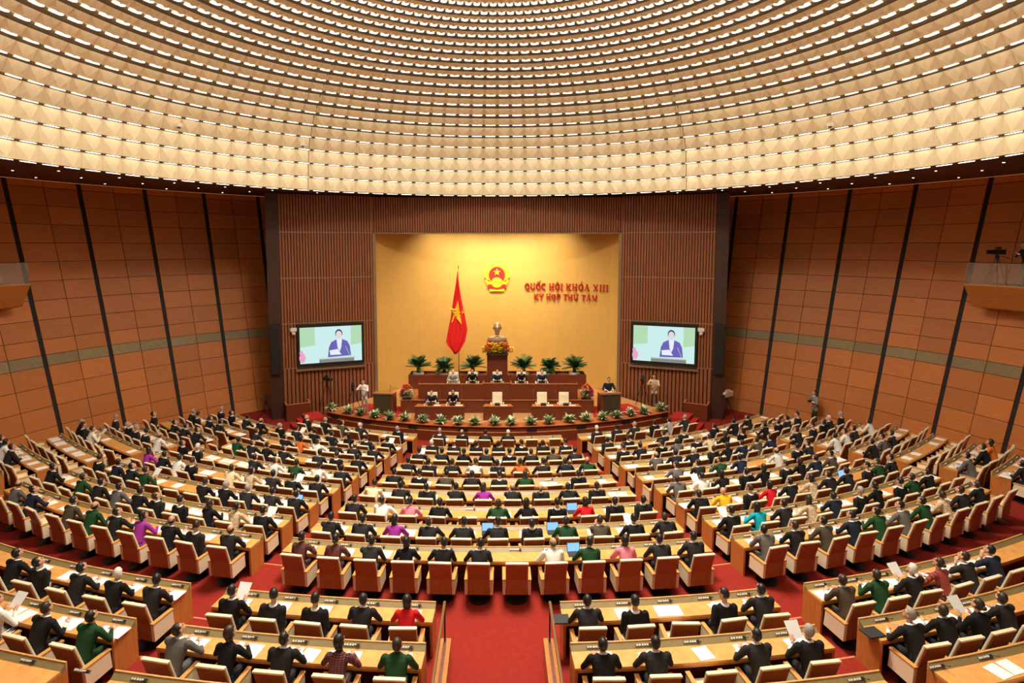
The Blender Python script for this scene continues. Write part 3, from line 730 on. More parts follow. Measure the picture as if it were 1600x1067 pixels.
def desk(k, blk, a0, a1, ths, rownm):
    R = RK[k]; z = ZK(k); seg = max(4, int(abs(a1 - a0) / radians(1.3))); am = (a0 + a1) / 2
    root = thing('bench_desk', pol(R + .27, am, z), am, 'curved wooden bench desk, %s row, %s' % (ORD[rownm], BN[blk]), 'desk', 'curved delegate desks')
    w = lambda mb, nm, m: worldpart(mb.obj(nm, m), root)
    e = .05 / R
    w(MB().arcprism([(R + .10, z + .70), (R + DEP, z + .70), (R + DEP, z + .745), (R + .10, z + .745)], a0, a1, seg, pol), 'desk_top', M_desk)
    w(MB().arcprism([(R + DEP - .03, z + .655), (R + DEP - .004, z + .655), (R + DEP - .004, z + .702), (R + DEP - .03, z + .702)], a0, a1, seg, pol), 'edge_strip', M_deskend)
    w(MB().arcprism([(R + .03, z + .70), (R + .125, z + .70), (R + .125, z + .748), (R + .03, z + .815)], a0, a1, seg, pol), 'console_ledge', M_console)
    w(MB().arcprism([(R, z + .70), (R + .03, z + .70), (R + .03, z + .835), (R, z + .835)], a0, a1, seg, pol), 'rim', M_rim)
    w(MB().arcprism([(R, z + .001), (R + .03, z + .001), (R + .03, z + .70), (R, z + .70)], a0 + e, a1 - e, seg, pol), 'front_panel', M_deskdark)
    for s0 in (a0, a1 - e):
        w(MB().arcprism([(R, z + .001), (R + DEP - .01, z + .001), (R + DEP - .01, z + .70), (R, z + .70)], s0, s0 + e, 1, pol), 'end_panel', M_deskend)
    for th in ths:
        o = link('console', CONS, root); M = Matrix.Translation(pol(R + .078, th, z + .783)) @ Matrix.Rotation(th, 4, 'Z') @ Matrix.Rotation(radians(35), 4, 'X')
        o.parent = root; o.matrix_parent_inverse = (Matrix.Translation(root.location) @ Matrix.Rotation(am, 4, 'Z')).inverted(); o.matrix_basis = M
    return root
NSEAT = [0, 0, 0]
def seat_row(k, blk, ths, codes, rownm):
    n = len(ths); R = RK[k]; z = ZK(k); shown = 0; vis = []
    for i, (th, c) in enumerate(zip(ths, codes)):
        u = proj(pol(R + 1.0, th, z + .9)); vis.append(-45 < u[0] < 1645 and u[1] < 1095)
    for i, (th, c) in enumerate(zip(ths, codes)):
        if not vis[i]: continue
        shown += 1; pos = '%s from left, %s row, %s' % (ORD[shown], ORD[rownm], BN[blk])
        yaw = radians(random.uniform(-3, 3)); cp = pol(R + .845, th, z)
        if c == '.': yaw = radians(random.uniform(-8, 8))
        chair(cp, th + yaw, '%s cream and brown armchair, %s' % ('empty' if c == '.' else 'occupied', pos), 'delegate armchairs'); NSEAT[0] += 1
        held = False
        if c != '.':
            o, pose, cc, hc = person(cp + Vector((0, 0, .004)), th + yaw, c, '', 'seated delegates', pose='read' if (k, blk, i) in READ else None, scale=random.uniform(1.0, 1.012))
            how = 'leaning back' if pose.startswith('back') else ('reading' if pose == 'read' else 'leaning forward')
            gh = {'grey': 'grey-haired ', 'white': 'white-haired '}.get(hc, '')
            o['label'] = '%sperson in %s %s, %s' % (gh, CL[cc][0], how, pos); NSEAT[1] += 1
            if pose == 'read':
                h = link('held_paper', HELD); h.location = pol(R + .845 - .36, th, z + .97); h.rotation_euler = (radians(-8), 0, th); tag(h, 'sheet of paper held up by person, ' + pos, 'paper', 'papers held in hands'); held = True
        if (k, blk, i) in LAPS:
            laptop(pol(R + .28, th - .26 / R, z + .746), th, 'open laptop on desk, ' + pos)
        if (k, blk, i) not in NOPAPER and (k, blk, i) not in LAPS and random.random() < (.97 if c != '.' else .68):
            sh = random.uniform(-.10, .16); d = link('papers', pv[random.choice([0, 0, 1, 2, 3])]); d.location = pol(R + random.uniform(.335, .350), th + ((.27 + abs(sh)) if (k, blk, i) in LAPS else sh) / R, z + .7465); d.rotation_euler = (0, 0, th + random.uniform(-.10, .10)); d.scale = (1.0 if (k, blk, i) in LAPS else 1.25, 1.12, 1)
            tag(d, 'white papers on the desk, ' + pos, 'paper', 'white papers on the desks'); NSEAT[2] += 1
NOPAPER = {(10, 'AR', 0), (11, 'FR', 0)}
READ = {(3, 'C', 0), (8, 'C', 9), (2, 'L', 1), (2, 'L', 6), (6, 'L', 8), (7, 'L', 3), (10, 'AL', 0), (8, 'R', 0), (6, 'R', 1), (11, 'FR', 2), (11, 'FL', 0), (3, 'WR', 2), (6, 'WL', 2), (8, 'L', 10), (11, 'AR', 4), (10, 'FR', 2)}
LAPS = {(7, 'C', 8), (8, 'C', 5), (8, 'C', 7), (9, 'C', 8), (7, 'L', 10), (7, 'R', 8)}
CROW = {1: (684, 868, 'BhkG..', 877), 2: (672, 886, 'Bhhhhhh', 894), 3: (650.6, 904, 'kklkhkbk', 911), 4: (631, 924, 'khkwhokng', 932), 5: (608.4, 950, 'khbkhg.h.', 956),
        6: (574.5, 982, 'ckhkpkhkh.', 983), 7: (543, 1013, 'kwik.glhrhh', 1014), 8: (502.5, 1052, 'kkpkkkhgbkk', 1055), 9: (456, 1100, 'eeklkk.wgikk', 1096)}
LROW = {1: (471, 616.8, 'BGbG.B'), 2: (428, 599, 'Bhkklhh'), 3: (384.5, 575, 'k.kowkkk'), 4: (333, 549, '.gklk.khk'), 5: (272, 522.75, 'hB..kwgwk'), 6: (212, 482.5, 'pkwh.cLkhk'), 7: (137, 447, 'hnkg..kGGkk'), 8: (54, 396, 'k.gkskhhlLh'), 9: (-28, 338, '.sn.bgkpkhk')}
RROW = {1: 'BhGhSG', 2: 'hh.kh.h', 3: 'hkhsBclh', 4: '.skGhlnbn', 5: '.skgn.whk', 6: 'swlhlhlnb.', 7: 'kyhrkLkkhgk', 8: 'ktkLnBlhgk.', 9: 'skbngsgLkk.'}
def arc_row(k, x0, x1, n):
    R = RK[k] + 1.19; z = ZK(k) + 1.07; t0, t1 = solve_th(x0, R, z), solve_th(x1, R, z)
    return [t0 + (t1 - t0) * i / (n - 1) for i in range(n)]
for k in range(1, 10):
    x0, x1, cs, xe = CROW[k]; ths = arc_row(k, x0, x1, len(cs)); ae = solve_th(xe, RK[k], ZK(k) + .83)
    desk(k, 'C', -ae, ae, ths, k); seat_row(k, 'C', ths, cs, k)
    x0, x1, cs = LROW[k]; ths = arc_row(k, x0, x1, len(cs)); ins = -radians(11.55)
    out = ths[0] - .42 / RK[k]
    desk(k, 'L', out, ins, ths, k); seat_row(k, 'L', ths, cs, k)
    rt = [-t for t in ths[::-1]]; desk(k, 'R', -ins, -out, rt, k); seat_row(k, 'R', rt, RROW[k], k)
WING = {2: (30.7, 41.0, 'Bhkk', 'kk..'), 3: (31.2, 41.5, 'Ghkk.', 'lhkh.'), 4: (31.5, 42.0, 'h.kkk', 'khhGB'), 5: (31.9, 42.4, 'B.BBhw', 'wwk.w.'), 6: (31.9, 42.4, 'Ghw...', 'ksk...'), 7: (32.2, 41.2, '.....', '.....'), 8: (32.4, 39.6, 'kwk..', 's.ko.'), 9: (32.7, 38.0, 'k.k.', 'k.k.')}
for k, (i0, i1, lc, rc) in WING.items():
    i0 = radians(i0); i1 = radians(i1)
    while any(hypot(q.x, q.y - WY) > cone_r(ZK(k) + .4) - .12 for q in (pol(RK[k], i1), pol(RK[k] + DEP, i1))): i1 -= .002
    n = len(lc); m = .30 / RK[k]
    ths = [-(i1 - m) + (i1 - i0 - 2 * m) * j / (n - 1) for j in range(n)]
    desk(k, 'WL', -i1, -i0, ths, k); seat_row(k, 'WL', ths, lc, k)
    rt = [-t for t in ths[::-1]]; desk(k, 'WR', i0, i1, rt, k); seat_row(k, 'WR', rt, rc, k)
REAR = [(10, 'AL', 342, 628, 'khhkr', -10.15, -2.2), (11, 'AL', 245, 609, 'slkeg', -10.2, -2.15), (10, 'AR', 926.6, 1214, 'kh.hk', 2.25, 10.05), (11, 'AR', 953, 1290, 'kk.kG', 2.2, 10.1),
        (10, 'FL', -15, 211, 'khkGk', None, -11.7), (11, 'FL', -45, 99.75, 'wkg', None, -11.7), (12, 'FL', -75, 20, 'kk', None, -11.75),
        (10, 'FR', 1348.5, 1590, 'bgBxkn', 11.7, None), (11, 'FR', 1463.5, 1613, 'Gklk', 11.7, None), (12, 'FR', 1575, 1660, 'k.', 11.75, None)]
for k, blk, x0, x1, cs, d0, d1 in REAR:
    ths = arc_row(k, x0, x1, len(cs))
    a0 = radians(d0) if d0 is not None else -radians(24); a1 = radians(d1) if d1 is not None else radians(24)
    desk(k, blk, a0, a1, ths, k); seat_row(k, blk, ths, cs, k)
for blk, a0, a1 in (('AL', -10.2, -2.1), ('AR', 2.1, 10.2)):
    desk(12, blk, radians(a0), radians(a1), [radians(a0 + (a1 - a0) * (i + .5) / 5) for i in range(5)], 12)
print('SEATS', NSEAT)
# black folders lying on the desks
for px, py, k, lab in ((876, 968, 10, 'black folder at the aisle end of desk, tenth row'), (1363, 989, 11, 'large black folder on eleventh row desk, far right')):
    p = onz(px, py, ZK(k) + .75); th = atan2(p.x, CC - p.y)
    f = MB().box(-.17, .17, -.14, .14, 0, .03).obj('folder', M_blackmatte, bevel=.008); f.location = (p.x, p.y, ZK(k) + .746); f.rotation_euler.z = th; tag(f, lab, 'folder')
# wooden kerbs and brass handrails of the central stairs
for sg, side in ((-1, 'left'), (1, 'right')):
    a = onz(777 + sg * 72, 997, 1.78); b = onz(777 + sg * 90, 997, 1.78)
    x0, x1 = sorted((a.x, b.x)); y0 = a.y
    t = thing('stair_kerb', ((x0 + x1) / 2, y0, 1.35), 0, 'light wooden kerb with brass handrail, %s of the central stairs' % side, 'handrail', 'stair kerbs with handrails')
    cx = (x0 + x1) / 2
    MB().box(x0 - cx, x1 - cx, -7.5, 0, 0, .43).obj('kerb', M_deskend, t); MB().box(-.03, .03, -7.5, 0, .43, .445).obj('kerb_groove', M_deskdark, t)
    MB().box(-.16, .16, -7.5, .03, .446, .46) ;
    g = MB()
    for yy in (-.12, -2.5, -5.0): MB().tube((0, yy, .43), (0, yy, 1.22), .016).obj('rail_post', M_blackmatte, t)
    MB().tube((sg * .0, -.10, 1.24), (0, -7.4, 1.24), .028, seg=10).obj('handrail', M_brass, t, smooth=True)

# ================================================================== STAGE
SZ = .8; SR = 16.9
st = MB(); AE = radians(32.2)
st.arcprism([(3.0, .0), (SR - .03, .0), (SR - .03, SZ - .02), (3.0, SZ - .02)], -AE, AE, 48, pol)
stage = tag(st.obj('floor_stage', M_stagewood), kind='structure', label='raised curved wooden stage with reddish front')
f = MB(); f.arcprism([(8.0, SZ - .02), (SR - .68, SZ - .02), (SR - .68, SZ), (8.0, SZ)], -AE, AE, 48, pol); f.obj('stage_boards', M_stagefloor, stage)
f = MB(); f.arcprism([(SR - .68, SZ - .02), (SR + .04, SZ - .02), (SR + .04, SZ), (SR - .68, SZ)], -AE, AE, 48, pol); f.obj('stage_rim', M_stagerim, stage)
f = MB(); f.arcprism([(SR - .03, .50), (SR + .005, .50), (SR + .005, .52), (SR - .03, .52)], -AE, AE, 48, pol); f.obj('front_trim', M_rim, stage)
NF = 14
for j in range(NF):
    a0 = -AE + 2 * AE * j / NF + .0006; a1 = -AE + 2 * AE * (j + 1) / NF - .0006
    MB().arcprism([(SR - .03, .02), (SR, .02), (SR, .49), (SR - .03, .49)], a0, a1, 4, pol).obj('front_board', M_stagewood, stage)
for px, py in ((523, 652), (573.5, 660), (645, 668.5), (723.5, 671.5), (831, 671.5), (908, 667.5), (978.5, 660.5), (1038.5, 651)):
    th = solve_th(px, SR, .6); p = pol(SR + .01, th, .62)
    o = MB().box(-.24, .24, -.012, .012, -.08, .08).obj('vent', M_black, stage); o.location = p; o.rotation_euler.z = th
# red side carpets and steps
for sg in (-1, 1):
    MB().add([(sg * x, y, SZ + .012) for x, y in ((4.9, 28.6), (8.1, 29.3), (7.2, 31.2), (5.1, 30.6))] + [(sg * x, y, SZ + .002) for x, y in ((4.9, 28.6), (8.1, 29.3), (7.2, 31.2), (5.1, 30.6))], [(0, 1, 2, 3), (7, 6, 5, 4), (0, 4, 5, 1), (1, 5, 6, 2), (2, 6, 7, 3), (3, 7, 4, 0)]).obj('stage_carpet', M_carpet2, stage)
    t = thing('carpeted_steps', (sg * 9.72, 29.75, .003), -sg * AE, 'red carpeted steps at the %s end of the stage' % ('left' if sg < 0 else 'right'), 'steps', 'stage side steps')
    for i in range(3): MB().box(-.55 if sg > 0 else -.35 , .35 + .0 if sg > 0 else .55, -.75 + .0, .55, .0 + i * .2 + .001, .2 + i * .2).obj('step', M_carpet2, t).location.x = sg * (.72 - i * .30)
    # wooden boxes beside the wall
    p = onz(777 - 310 if sg < 0 else 1086, 657, 0.0)
    t = thing('wooden_box', (p.x, p.y, .004), -sg * radians(28), 'angled wooden screen box below the %s slatted wall' % ('left' if sg < 0 else 'right'), 'box', 'wooden boxes beside the stage')
    MB().box(-.62, .62, -.05, .0, 0, .92).obj('front_board', M_stagewood, t); MB().box(-.62, -.57, 0, .7, 0, .92).obj('side_board', M_stagewood, t); MB().box(.57, .62, 0, .7, 0, .92).obj('side_board', M_stagewood, t)
    MB().box(-.64, .64, -.07, .03, .92, .95).obj('top_rail', M_stagerim, t); MB().box(-.64, -.55, .03, .7, .92, .95).obj('top_rail', M_stagerim, t); MB().box(.55, .64, .03, .7, .92, .95).obj('top_rail', M_stagerim, t)
# ---- presidium: platform, long desk, back ledge, pedestal
PY = 29.4
def X(px, Y): return (px - CX) / FPX * Y * 1.016
t = thing('presidium_platform', (0, PY + .9, SZ), 0, 'tall reddish wooden platform carrying the presidium table', 'platform')
xp0 = ony(626, 640, PY).x; xp1 = ony(928, 640, PY).x
zl = ony(777, 625, PY).z; zt = ony(777, 600, PY).z
w_ = lambda mb, nm, m, r: worldpart(mb.obj(nm, m), r)
w_(MB().box(xp0, xp1, PY + .03, PY + 3.4, SZ + .001, zl - .02), 'platform_body', M_stagewood, t)
for j in range(10):
    a, b = xp0 + (xp1 - xp0) * j / 10 + .008, xp0 + (xp1 - xp0) * (j + 1) / 10 - .008
    w_(MB().box(a, b, PY, PY + .03, SZ + .01, zl - .03), 'front_board', M_stagewood, t)
w_(MB().box(xp0 - .02, xp1 + .02, PY - .03, PY + 3.4, zl - .02, zl), 'platform_top', M_stagerim, t)
t = thing('presidium_table', (0, PY + .5, zl), 0, 'long reddish wooden presidium table facing the hall', 'table')
xt0 = ony(653, 610, PY).x; xt1 = ony(903, 610, PY).x; xm = ony(755, 610, PY).x; xm2 = ony(799, 610, PY).x
for nm, a, b, d, h in (('front_panel', xt0, xm, .08, 0), ('front_panel', xm, xm2, .03, .05), ('front_panel', xm2, xt1, .08, 0)):
    n = 3 if h == 0 else 1
    for j in range(n):
        w_(MB().box(a + (b - a) * j / n + .006, a + (b - a) * (j + 1) / n - .006, PY + d, PY + d + .04, zl + .001, zt + h - .03), nm, M_stagewood, t)
    w_(MB().box(a, b, PY + d - .02, PY + d + .06, zt + h - .03, zt + h), 'front_cap', M_stagerim, t); w_(MB().box(a + .05, b - .05, PY + d + .041, PY + d + .72, zt + h - .20, zt + h - .16), 'table_top', M_stagewood, t)
    for xx in ((a, a + .05), (b - .05, b)): w_(MB().box(xx[0], xx[1], PY + d + .05, PY + d + .7, zl + .001, zt + h - .03), 'side_panel', M_stagewood, t)
# cream high-backed stage chair
def stage_chair(loc, rz, lab):
    t = thing('stage_chair', Vector(loc) + Vector((0, 0, .003)), rz, lab, 'chair', 'cream chairs on the stage')
    MB().box(-.25, .25, -.22, .26, .36, .466).obj('seat', M_leather, t, bevel=.03)
    MB().extr([(-.24, .44), (-.33, 1.14), (-.25, 1.16), (-.15, .46)], -.26, .26).obj('backrest', M_leather, t, bevel=.035)
    MB().extr([(-.246, .94), (-.262, 1.04), (-.225, 1.05), (-.21, .94)], -.16, .16).obj('head_cushion', M_leather, t, bevel=.015)
    for sg in (-1, 1): MB().box(sg * .32 - .03, sg * .32 + .03, -.22, .24, .40, .64).obj('armrest', M_leather, t, bevel=.015)
    MB().lathe([(0, 0), (.24, 0), (.24, .02), (.04, .05), (.04, .36), (0, .36)], 14).obj('pedestal', M_black, t)
    return t
def bits(x, y, z, lab):
    n = MB().box(-.13, .13, -.05, .05, 0, .14).obj('name_board', M_blackmatte); n.location = (x, y, z + .001); tag(n, 'dark document stand ' + lab, 'stand', 'document stands')
    c = MB().lathe([(0, 0), (.035, 0), (.042, .09), (.037, .09), (0, .012)], 10).obj('cup', M_white); c.location = (x - .30, y, z + .001); tag(c, 'small white cup ' + lab, 'cup', 'cups on the stage tables')
    p = MB().box(-.16, .16, -.1, .1, 0, .008).obj('papers', M_paper); p.location = (x + .34, y + .05, z + .001); tag(p, 'papers ' + lab, 'paper', 'papers on the stage tables')
PRES = [(708, 'S', 'white', 'bald', 'grey suit, leftmost at presidium table'), (738, 'l', 'black', 'bob', 'dark jacket, second from left at presidium table'), (777, 'n', 'black', 'bald', 'navy suit at the middle of presidium table'),
        (815, 'l', 'black', 'bun', 'black dress with pink flower at presidium table'), (847, 'n', 'black', 'short', 'navy suit, rightmost at presidium table')]
for px, c, hc, hk, lab in PRES:
    x = ony(px, 595, PY + 1.1).x; hi = .05 if px == 777 else 0
    stage_chair((x, PY + 1.30, zl), pi, 'cream chair of person in ' + lab)
    person((x, PY + 1.30, zl + .004), pi, c, 'person in ' + lab, 'people at the presidium table', pose='femf' if c == 'l' else 'fwd', hk=hk, hc=hc)
    p = MB().box(-.2, .2, -.1, .1, 0, .008).obj('papers', M_paper); p.location = (x, PY + .42, zt + hi - .159); tag(p, 'papers before person in ' + lab, 'paper', 'papers on the presidium table')
    m = MB(); m.tube((0, 0, .012), (0, .08, .28), .008, seg=6); m.ell((0, .085, .29), (.016, .016, .025), 8, 5); m.lathe([(0, 0), (.05, 0), (.05, .02), (0, .02)], 10)
    m = m.obj('microphone', M_black); m.location = (x + .42, PY + .3, zt + hi - .156); tag(m, 'black microphone of person in ' + lab, 'microphone', 'microphones at the presidium')
# front tables of the secretaries
TY = 28.12
for x0p, x1p, chairs, side in ((648, 725, (676, 709), 'left'), (755, 801, (777,), 'middle'), (831, 908, (846.5, 880.5), 'right')):
    a = ony(x0p, 640, TY).x; b = ony(x1p, 640, TY).x; zt2 = ony(777, 634.5, TY).z
    t = thing('secretary_table', ((a + b) / 2, TY, SZ), 0, 'reddish wooden secretary table on the stage, %s of three' % side, 'table', 'secretary tables')
    n = 2 if side != 'middle' else 1
    for j in range(n): w_(MB().box(a + (b - a) * j / n + .004, a + (b - a) * (j + 1) / n - .004, TY, TY + .04, SZ + .002, zt2 - .03), 'front_panel', M_stagewood, t)
    for q in (a, b - .05): w_(MB().box(q, q + .05, TY + .05, TY + .50, SZ + .002, zt2 - .075), 'side_panel', M_stagewood, t)
    w_(MB().box(a - .02, b + .02, TY - .03, TY + .06, zt2 - .03, zt2), 'front_cap', M_stagerim, t); w_(MB().box(a + .05, b - .05, TY + .041, TY + .52, zt2 - .07, zt2 - .031), 'table_top', M_stagerim, t)
    for i, px in enumerate(chairs):
        x = ony(px, 625, TY + 1.2).x; lab = 'at the %s secretary table%s' % (side, '' if len(chairs) == 1 else (', left seat' if i == 0 else ', right seat'))
        stage_chair((x, TY + .86, SZ), pi, 'cream chair ' + lab); bits(x, TY + .16, zt2 - .031, lab)
        if side == 'left':
            person((x, TY + .86, SZ + .004), pi, 'k' if i == 0 else 'l', 'person in %s %s' % ('dark suit' if i == 0 else 'dark jacket with pink blouse', lab), 'secretaries on the stage', pose='fwd' if i == 0 else 'femf', hk='short' if i == 0 else 'bob', hc='black')
# back ledge for the palms
LY = 31.75; zb = ony(777, 586, LY).z; xl0 = ony(638, 586, LY).x; xl1 = ony(916, 586, LY).x; xq0 = ony(761, 586, LY + .1).x; xq1 = ony(793, 586, LY + .1).x
t = thing('palm_ledge', (0, LY + .5, SZ), 0, 'long reddish wooden ledge behind the presidium', 'ledge')
for a, b in ((xl0, xq0), (xq1, xl1)):
    w_(MB().box(a, b, LY, LY + .06, zl + .001, zb), 'front_board', M_stagewood, t); w_(MB().box(a, b, LY + .06, LY + 1.1, zl + .001, zb - .12), 'planter_bed', M_deskdark, t); w_(MB().box(a, b, LY + 1.04, LY + 1.1, zb - .119, zb), 'back_board', M_stagewood, t)
    for q in (a, b - .06): w_(MB().box(q, q + .06, LY + .061, LY + 1.039, zb - .119, zb), 'end_board', M_stagewood, t)
zp = ony(777, 535, LY + .2).z
t = thing('bust_pedestal', (0, LY + .6, zl), 0, 'tall dark reddish pedestal in the middle of the stage', 'pedestal')
w_(MB().box(xq0 + .002, xq1 - .002, LY - .05, LY + 1.0, zl + .001, zp - .06), 'shaft', M_stagewood, t); w_(MB().box(xq0 - .03, xq1 + .03, LY - .08, LY + 1.03, zp - .06, zp), 'cap', M_stagewood, t)
# bronze bust
B = Body(); I = Matrix.Identity(4)
B.loft([((0, 0, 0), (.50, 0, 0), (0, .22, 0)), ((0, 0, .10), (.56, 0, 0), (0, .25, 0)), ((0, 0, .22), (.52, 0, 0), (0, .23, 0)), ((0, 0, .30), (.34, 0, 0), (0, .18, 0)), ((0, .0, .36), (.16, 0, 0), (0, .14, 0))], 0, 20)
B.cap((0, 0, .28), (0, -.02, .52), .14, .12, 0); B.ell(I, (0, -.02, .78), (.225, .25, .27), 0); B.ell(I, (0, -.10, .62), (.165, .16, .19), 0); B.cap((0, -.20, .50), (0, -.21, .41), .06, .03, 0); B.ell(I, (0, -.29, .70), (.04, .05, .075), 0); B.ell(I, (0, -.25, .80), (.14, .04, .03), 0); B.ell(I, (0, -.255, .60), (.07, .03, .02), 0)
for sg in (-1, 1): B.ell(I, (sg * .23, 0, .72), (.03, .05, .08), 0)
B.cap((-.20, -.16, .20), (0, -.17, .33), .05, .05, 0); B.cap((.20, -.16, .20), (0, -.17, .33), .05, .05, 0)
bo = link('tmpb', B.mb.mesh('tmpb', M_bronze)); r = bo.modifiers.new('r', 'REMESH'); r.mode = 'VOXEL'; r.voxel_size = .018; r.use_smooth_shade = True; s = bo.modifiers.new('s', 'SMOOTH'); s.iterations = 3
me = bpy.data.meshes.new_from_object(bo.evaluated_get(bpy.context.evaluated_depsgraph_get())); bpy.data.objects.remove(bo)
bust = link('bust', me); zbu = ony(777, 528.5, LY + .5).z; bust.location = (0, LY + .55, zp + .001); bust.scale = (1.0, 1.0, 1.06); tag(bust, 'bronze bust of a bearded man on the pedestal', 'bust')
# ---- plants and flowers
def leaf(mb, base, az, el, ln, wd, droop, mi=0, seg=4):
    d = Vector((cos(az), sin(az), 0)); side = Vector((-sin(az), cos(az), 0)); o = []; p = Vector(base); e = el
    for i in range(seg + 1):
        t = i / seg; wv = wd * (sin(pi * min(1, .12 + t * .88)) ** .8) * .5 + .001
        o += [p - side * wv, p + Vector((0, 0, -wv * .25)), p + side * wv]
        p = p + (d * cos(e) + Vector((0, 0, sin(e)))) * (ln / seg); e -= droop / seg
    f = []
    for i in range(seg): f += [(i * 3, i * 3 + 1, i * 3 + 4, i * 3 + 3), (i * 3 + 1, i * 3 + 2, i * 3 + 5, i * 3 + 4)]
    mb.add(o, f, mi)
def frond(mb, base, az, el, ln, droop):       # feather leaf: rachis with rows of leaflets
    d = Vector((cos(az), sin(az), 0)); p = Vector(base); e = el; n = 15; side = Vector((-sin(az), cos(az), 0))
    for i in range(n):
        q = p + (d * cos(e) + Vector((0, 0, sin(e)))) * (ln / n); mb.tube(p, q, .008, .007, 4); e -= droop / n; L = .26 * sin(pi * (.15 + .83 * i / n)) + .04
        dirn = (q - p).normalized(); up = dirn.cross(side)
        for sg in (-1, 1):
            tip = q + (side * sg * .72 + dirn * .75).normalized() * L + up * -.04
            mb.add([q - dirn * .022, q + dirn * .022, tip + dirn * .008, tip - dirn * .008], [(0, 1, 2, 3)])
        p = q
for j, (px, dense) in enumerate(((654, 0), (694, 1), (739, 0), (818, 0), (859, 1), (897.5, 0))):
    x = ony(px, 583, LY + .55).x; rnd = random.Random(j + 3)
    t = thing('cycad_palm', (x, LY + .55, zb - .119), 0, 'potted cycad palm on the stage ledge, %s from left' % ORD[j + 1], 'plant', 'cycad palms on the ledge')
    MB().lathe([(0, 0), (.30, 0), (.32, .14), (.25, .16), (0, .16)], 18).obj('white_dish', M_white, t)
    tr = .42; MB().lathe([(.10, .14), (.12, .2), (.10, .3), (.11, tr), (0, tr)], 12).obj('trunk', M_pot, t)
    m = MB(); nf = 46 if dense else 38
    for i in range(nf):
        e = radians(rnd.uniform(12, 80) if not dense else rnd.uniform(-5, 80)); frond(m, (0, 0, tr + .02), 2 * pi * i * .382 + rnd.uniform(-.2, .2), e, rnd.uniform(.64, .80) * (1.0 if not dense else .80), rnd.uniform(.3, .7))
    m.obj('fronds', M_leaf, t)
lily = [(518.5, 650), (544.5, 658), (563.5, 659), (586, 661), (608.5, 663), (633, 665), (661, 666), (689, 667), (716, 668), (742, 668), (772, 668), (799, 668), (829, 667), (857, 667), (889, 665), (916, 664), (941, 662), (963.5, 660), (985, 657), (1005.5, 654), (1032, 650)]
for j, (px, py) in enumerate(lily):
    th = solve_th(px, SR - .24, SZ); rnd = random.Random(j)
    t = thing('stage_plant', pol(SR - .22, th, SZ + .014), rnd.uniform(0, 6), 'white-green leafy plant on the stage edge, %s from left' % (ORD[j + 1] if j < 13 else {13: 'fourteenth', 14: 'fifteenth', 15: 'sixteenth', 16: 'seventeenth', 17: 'eighteenth', 18: 'nineteenth', 19: 'twentieth', 20: 'twenty-first'}[j]), 'plant', 'plants along the stage edge')
    MB().lathe([(0, 0), (.10, 0), (.13, .12), (0, .12)], 12).obj('pot', M_pot, t)
    m = MB()
    for i in range(70): leaf(m, (rnd.uniform(-.05, .05), rnd.uniform(-.05, .05), .10), rnd.uniform(0, 2 * pi), radians(rnd.uniform(15, 85)), rnd.uniform(.28, .46), rnd.uniform(.07, .12), rnd.uniform(.4, 1.1), 1 if i % 5 < 3 else 0)
    m.obj('leaves', [M_leafb, M_leafw], t)
def blossom(mb, c, r, mi, rnd, n=7):
    for i in range(n): leaf(mb, c, 2 * pi * i / n + rnd.random(), radians(rnd.uniform(20, 70)), r, r * .6, .6, mi, 2)
def bouquet(loc, w, h, lab, mix, rz=0):
    rnd = random.Random(int(loc[0] * 100)); t = thing('flower_arrangement', loc, rz, lab, 'flowers', 'flower arrangements on the stage')
    MB().box(-w * .32, w * .32, -.14, .14, 0, .10).obj('tray', M_pot, t); g = MB(); f = MB()
    for i in range(150): leaf(g, (rnd.uniform(-w * .36, w * .36), rnd.uniform(-.12, .02), rnd.uniform(.12, .25)), rnd.uniform(0, 2 * pi) if i % 2 else rnd.uniform(pi, 2 * pi), radians(rnd.uniform(8, 80)), rnd.uniform(.22, .40) * h / .8, .045, rnd.uniform(.2, .9), 0, 3)
    for i in range(170):
        u = rnd.uniform(-1, 1); z = .14 + h * .75 * rnd.random() * (1 - .55 * u * u); y = -.10 - .16 * rnd.random()
        blossom(f, (u * w * .45, y, z), rnd.uniform(.07, .12), mix(u, z / h, rnd), rnd, 6)
    g.obj('greenery', M_leafb, t); f.obj('blossoms', [M_fl_y, M_fl_o, M_fl_p, M_fl_w], t)
bouquet((0, LY - .225, zp - .62), 1.9, .78, 'wide yellow and orange flower arrangement below the bust', lambda u, v, r: 1 if abs(abs(u) - .62) < .22 else 0)
for px, sg, nm in ((636, -1, 'left'), (916, 1, 'right')):
    p = ony(px, 621, PY + .25)
    bouquet((p.x, PY + .22, zl + .002), .70, .92, 'pink, white and orange flower arrangement at the presidium %s end' % nm, lambda u, v, r, sg=sg: (2 if u * sg > .35 else (1 if v > .62 else (3 if r.random() < .8 else 2))))
# ---- flag
FY = LY + .5; fx = ony(716.5, 500, FY).x
t = thing('flag_on_pole', (fx, FY, zb - .119), 0, 'red flag with yellow star hanging from a tall pole', 'flag'); b0 = zb - .119
ft = ony(715, 418, FY).z - b0
MB().tube((0, .03, 0), (0, .03, ft), .025, .018, 10).obj('pole', M_brass, t, smooth=True); MB().lathe([(0, 0), (.03, .0), (.04, .05), (.0, .16)], 10, (0, .03, ft)).obj('finial', M_brass, t)
outl = [(714.5, 424, 714.9), (712, 445, 717.5), (708, 470, 721.5), (704.5, 495, 727), (700.5, 515, 730.5), (697, 533, 727), (700, 540, 723), (706, 547, 719.5), (710, 553, 713)]
v = []; NU = 28
for a, y, b in outl:
    for i in range(NU + 1):
        u = i / NU; q = ony(a + (b - a) * u, y, FY); amp = min(1, (b - a) / 20)
        v.append((q.x - fx, -.03 + amp * .06 * sin(u * 15 + y * .012) - .06 * amp, q.z - b0))
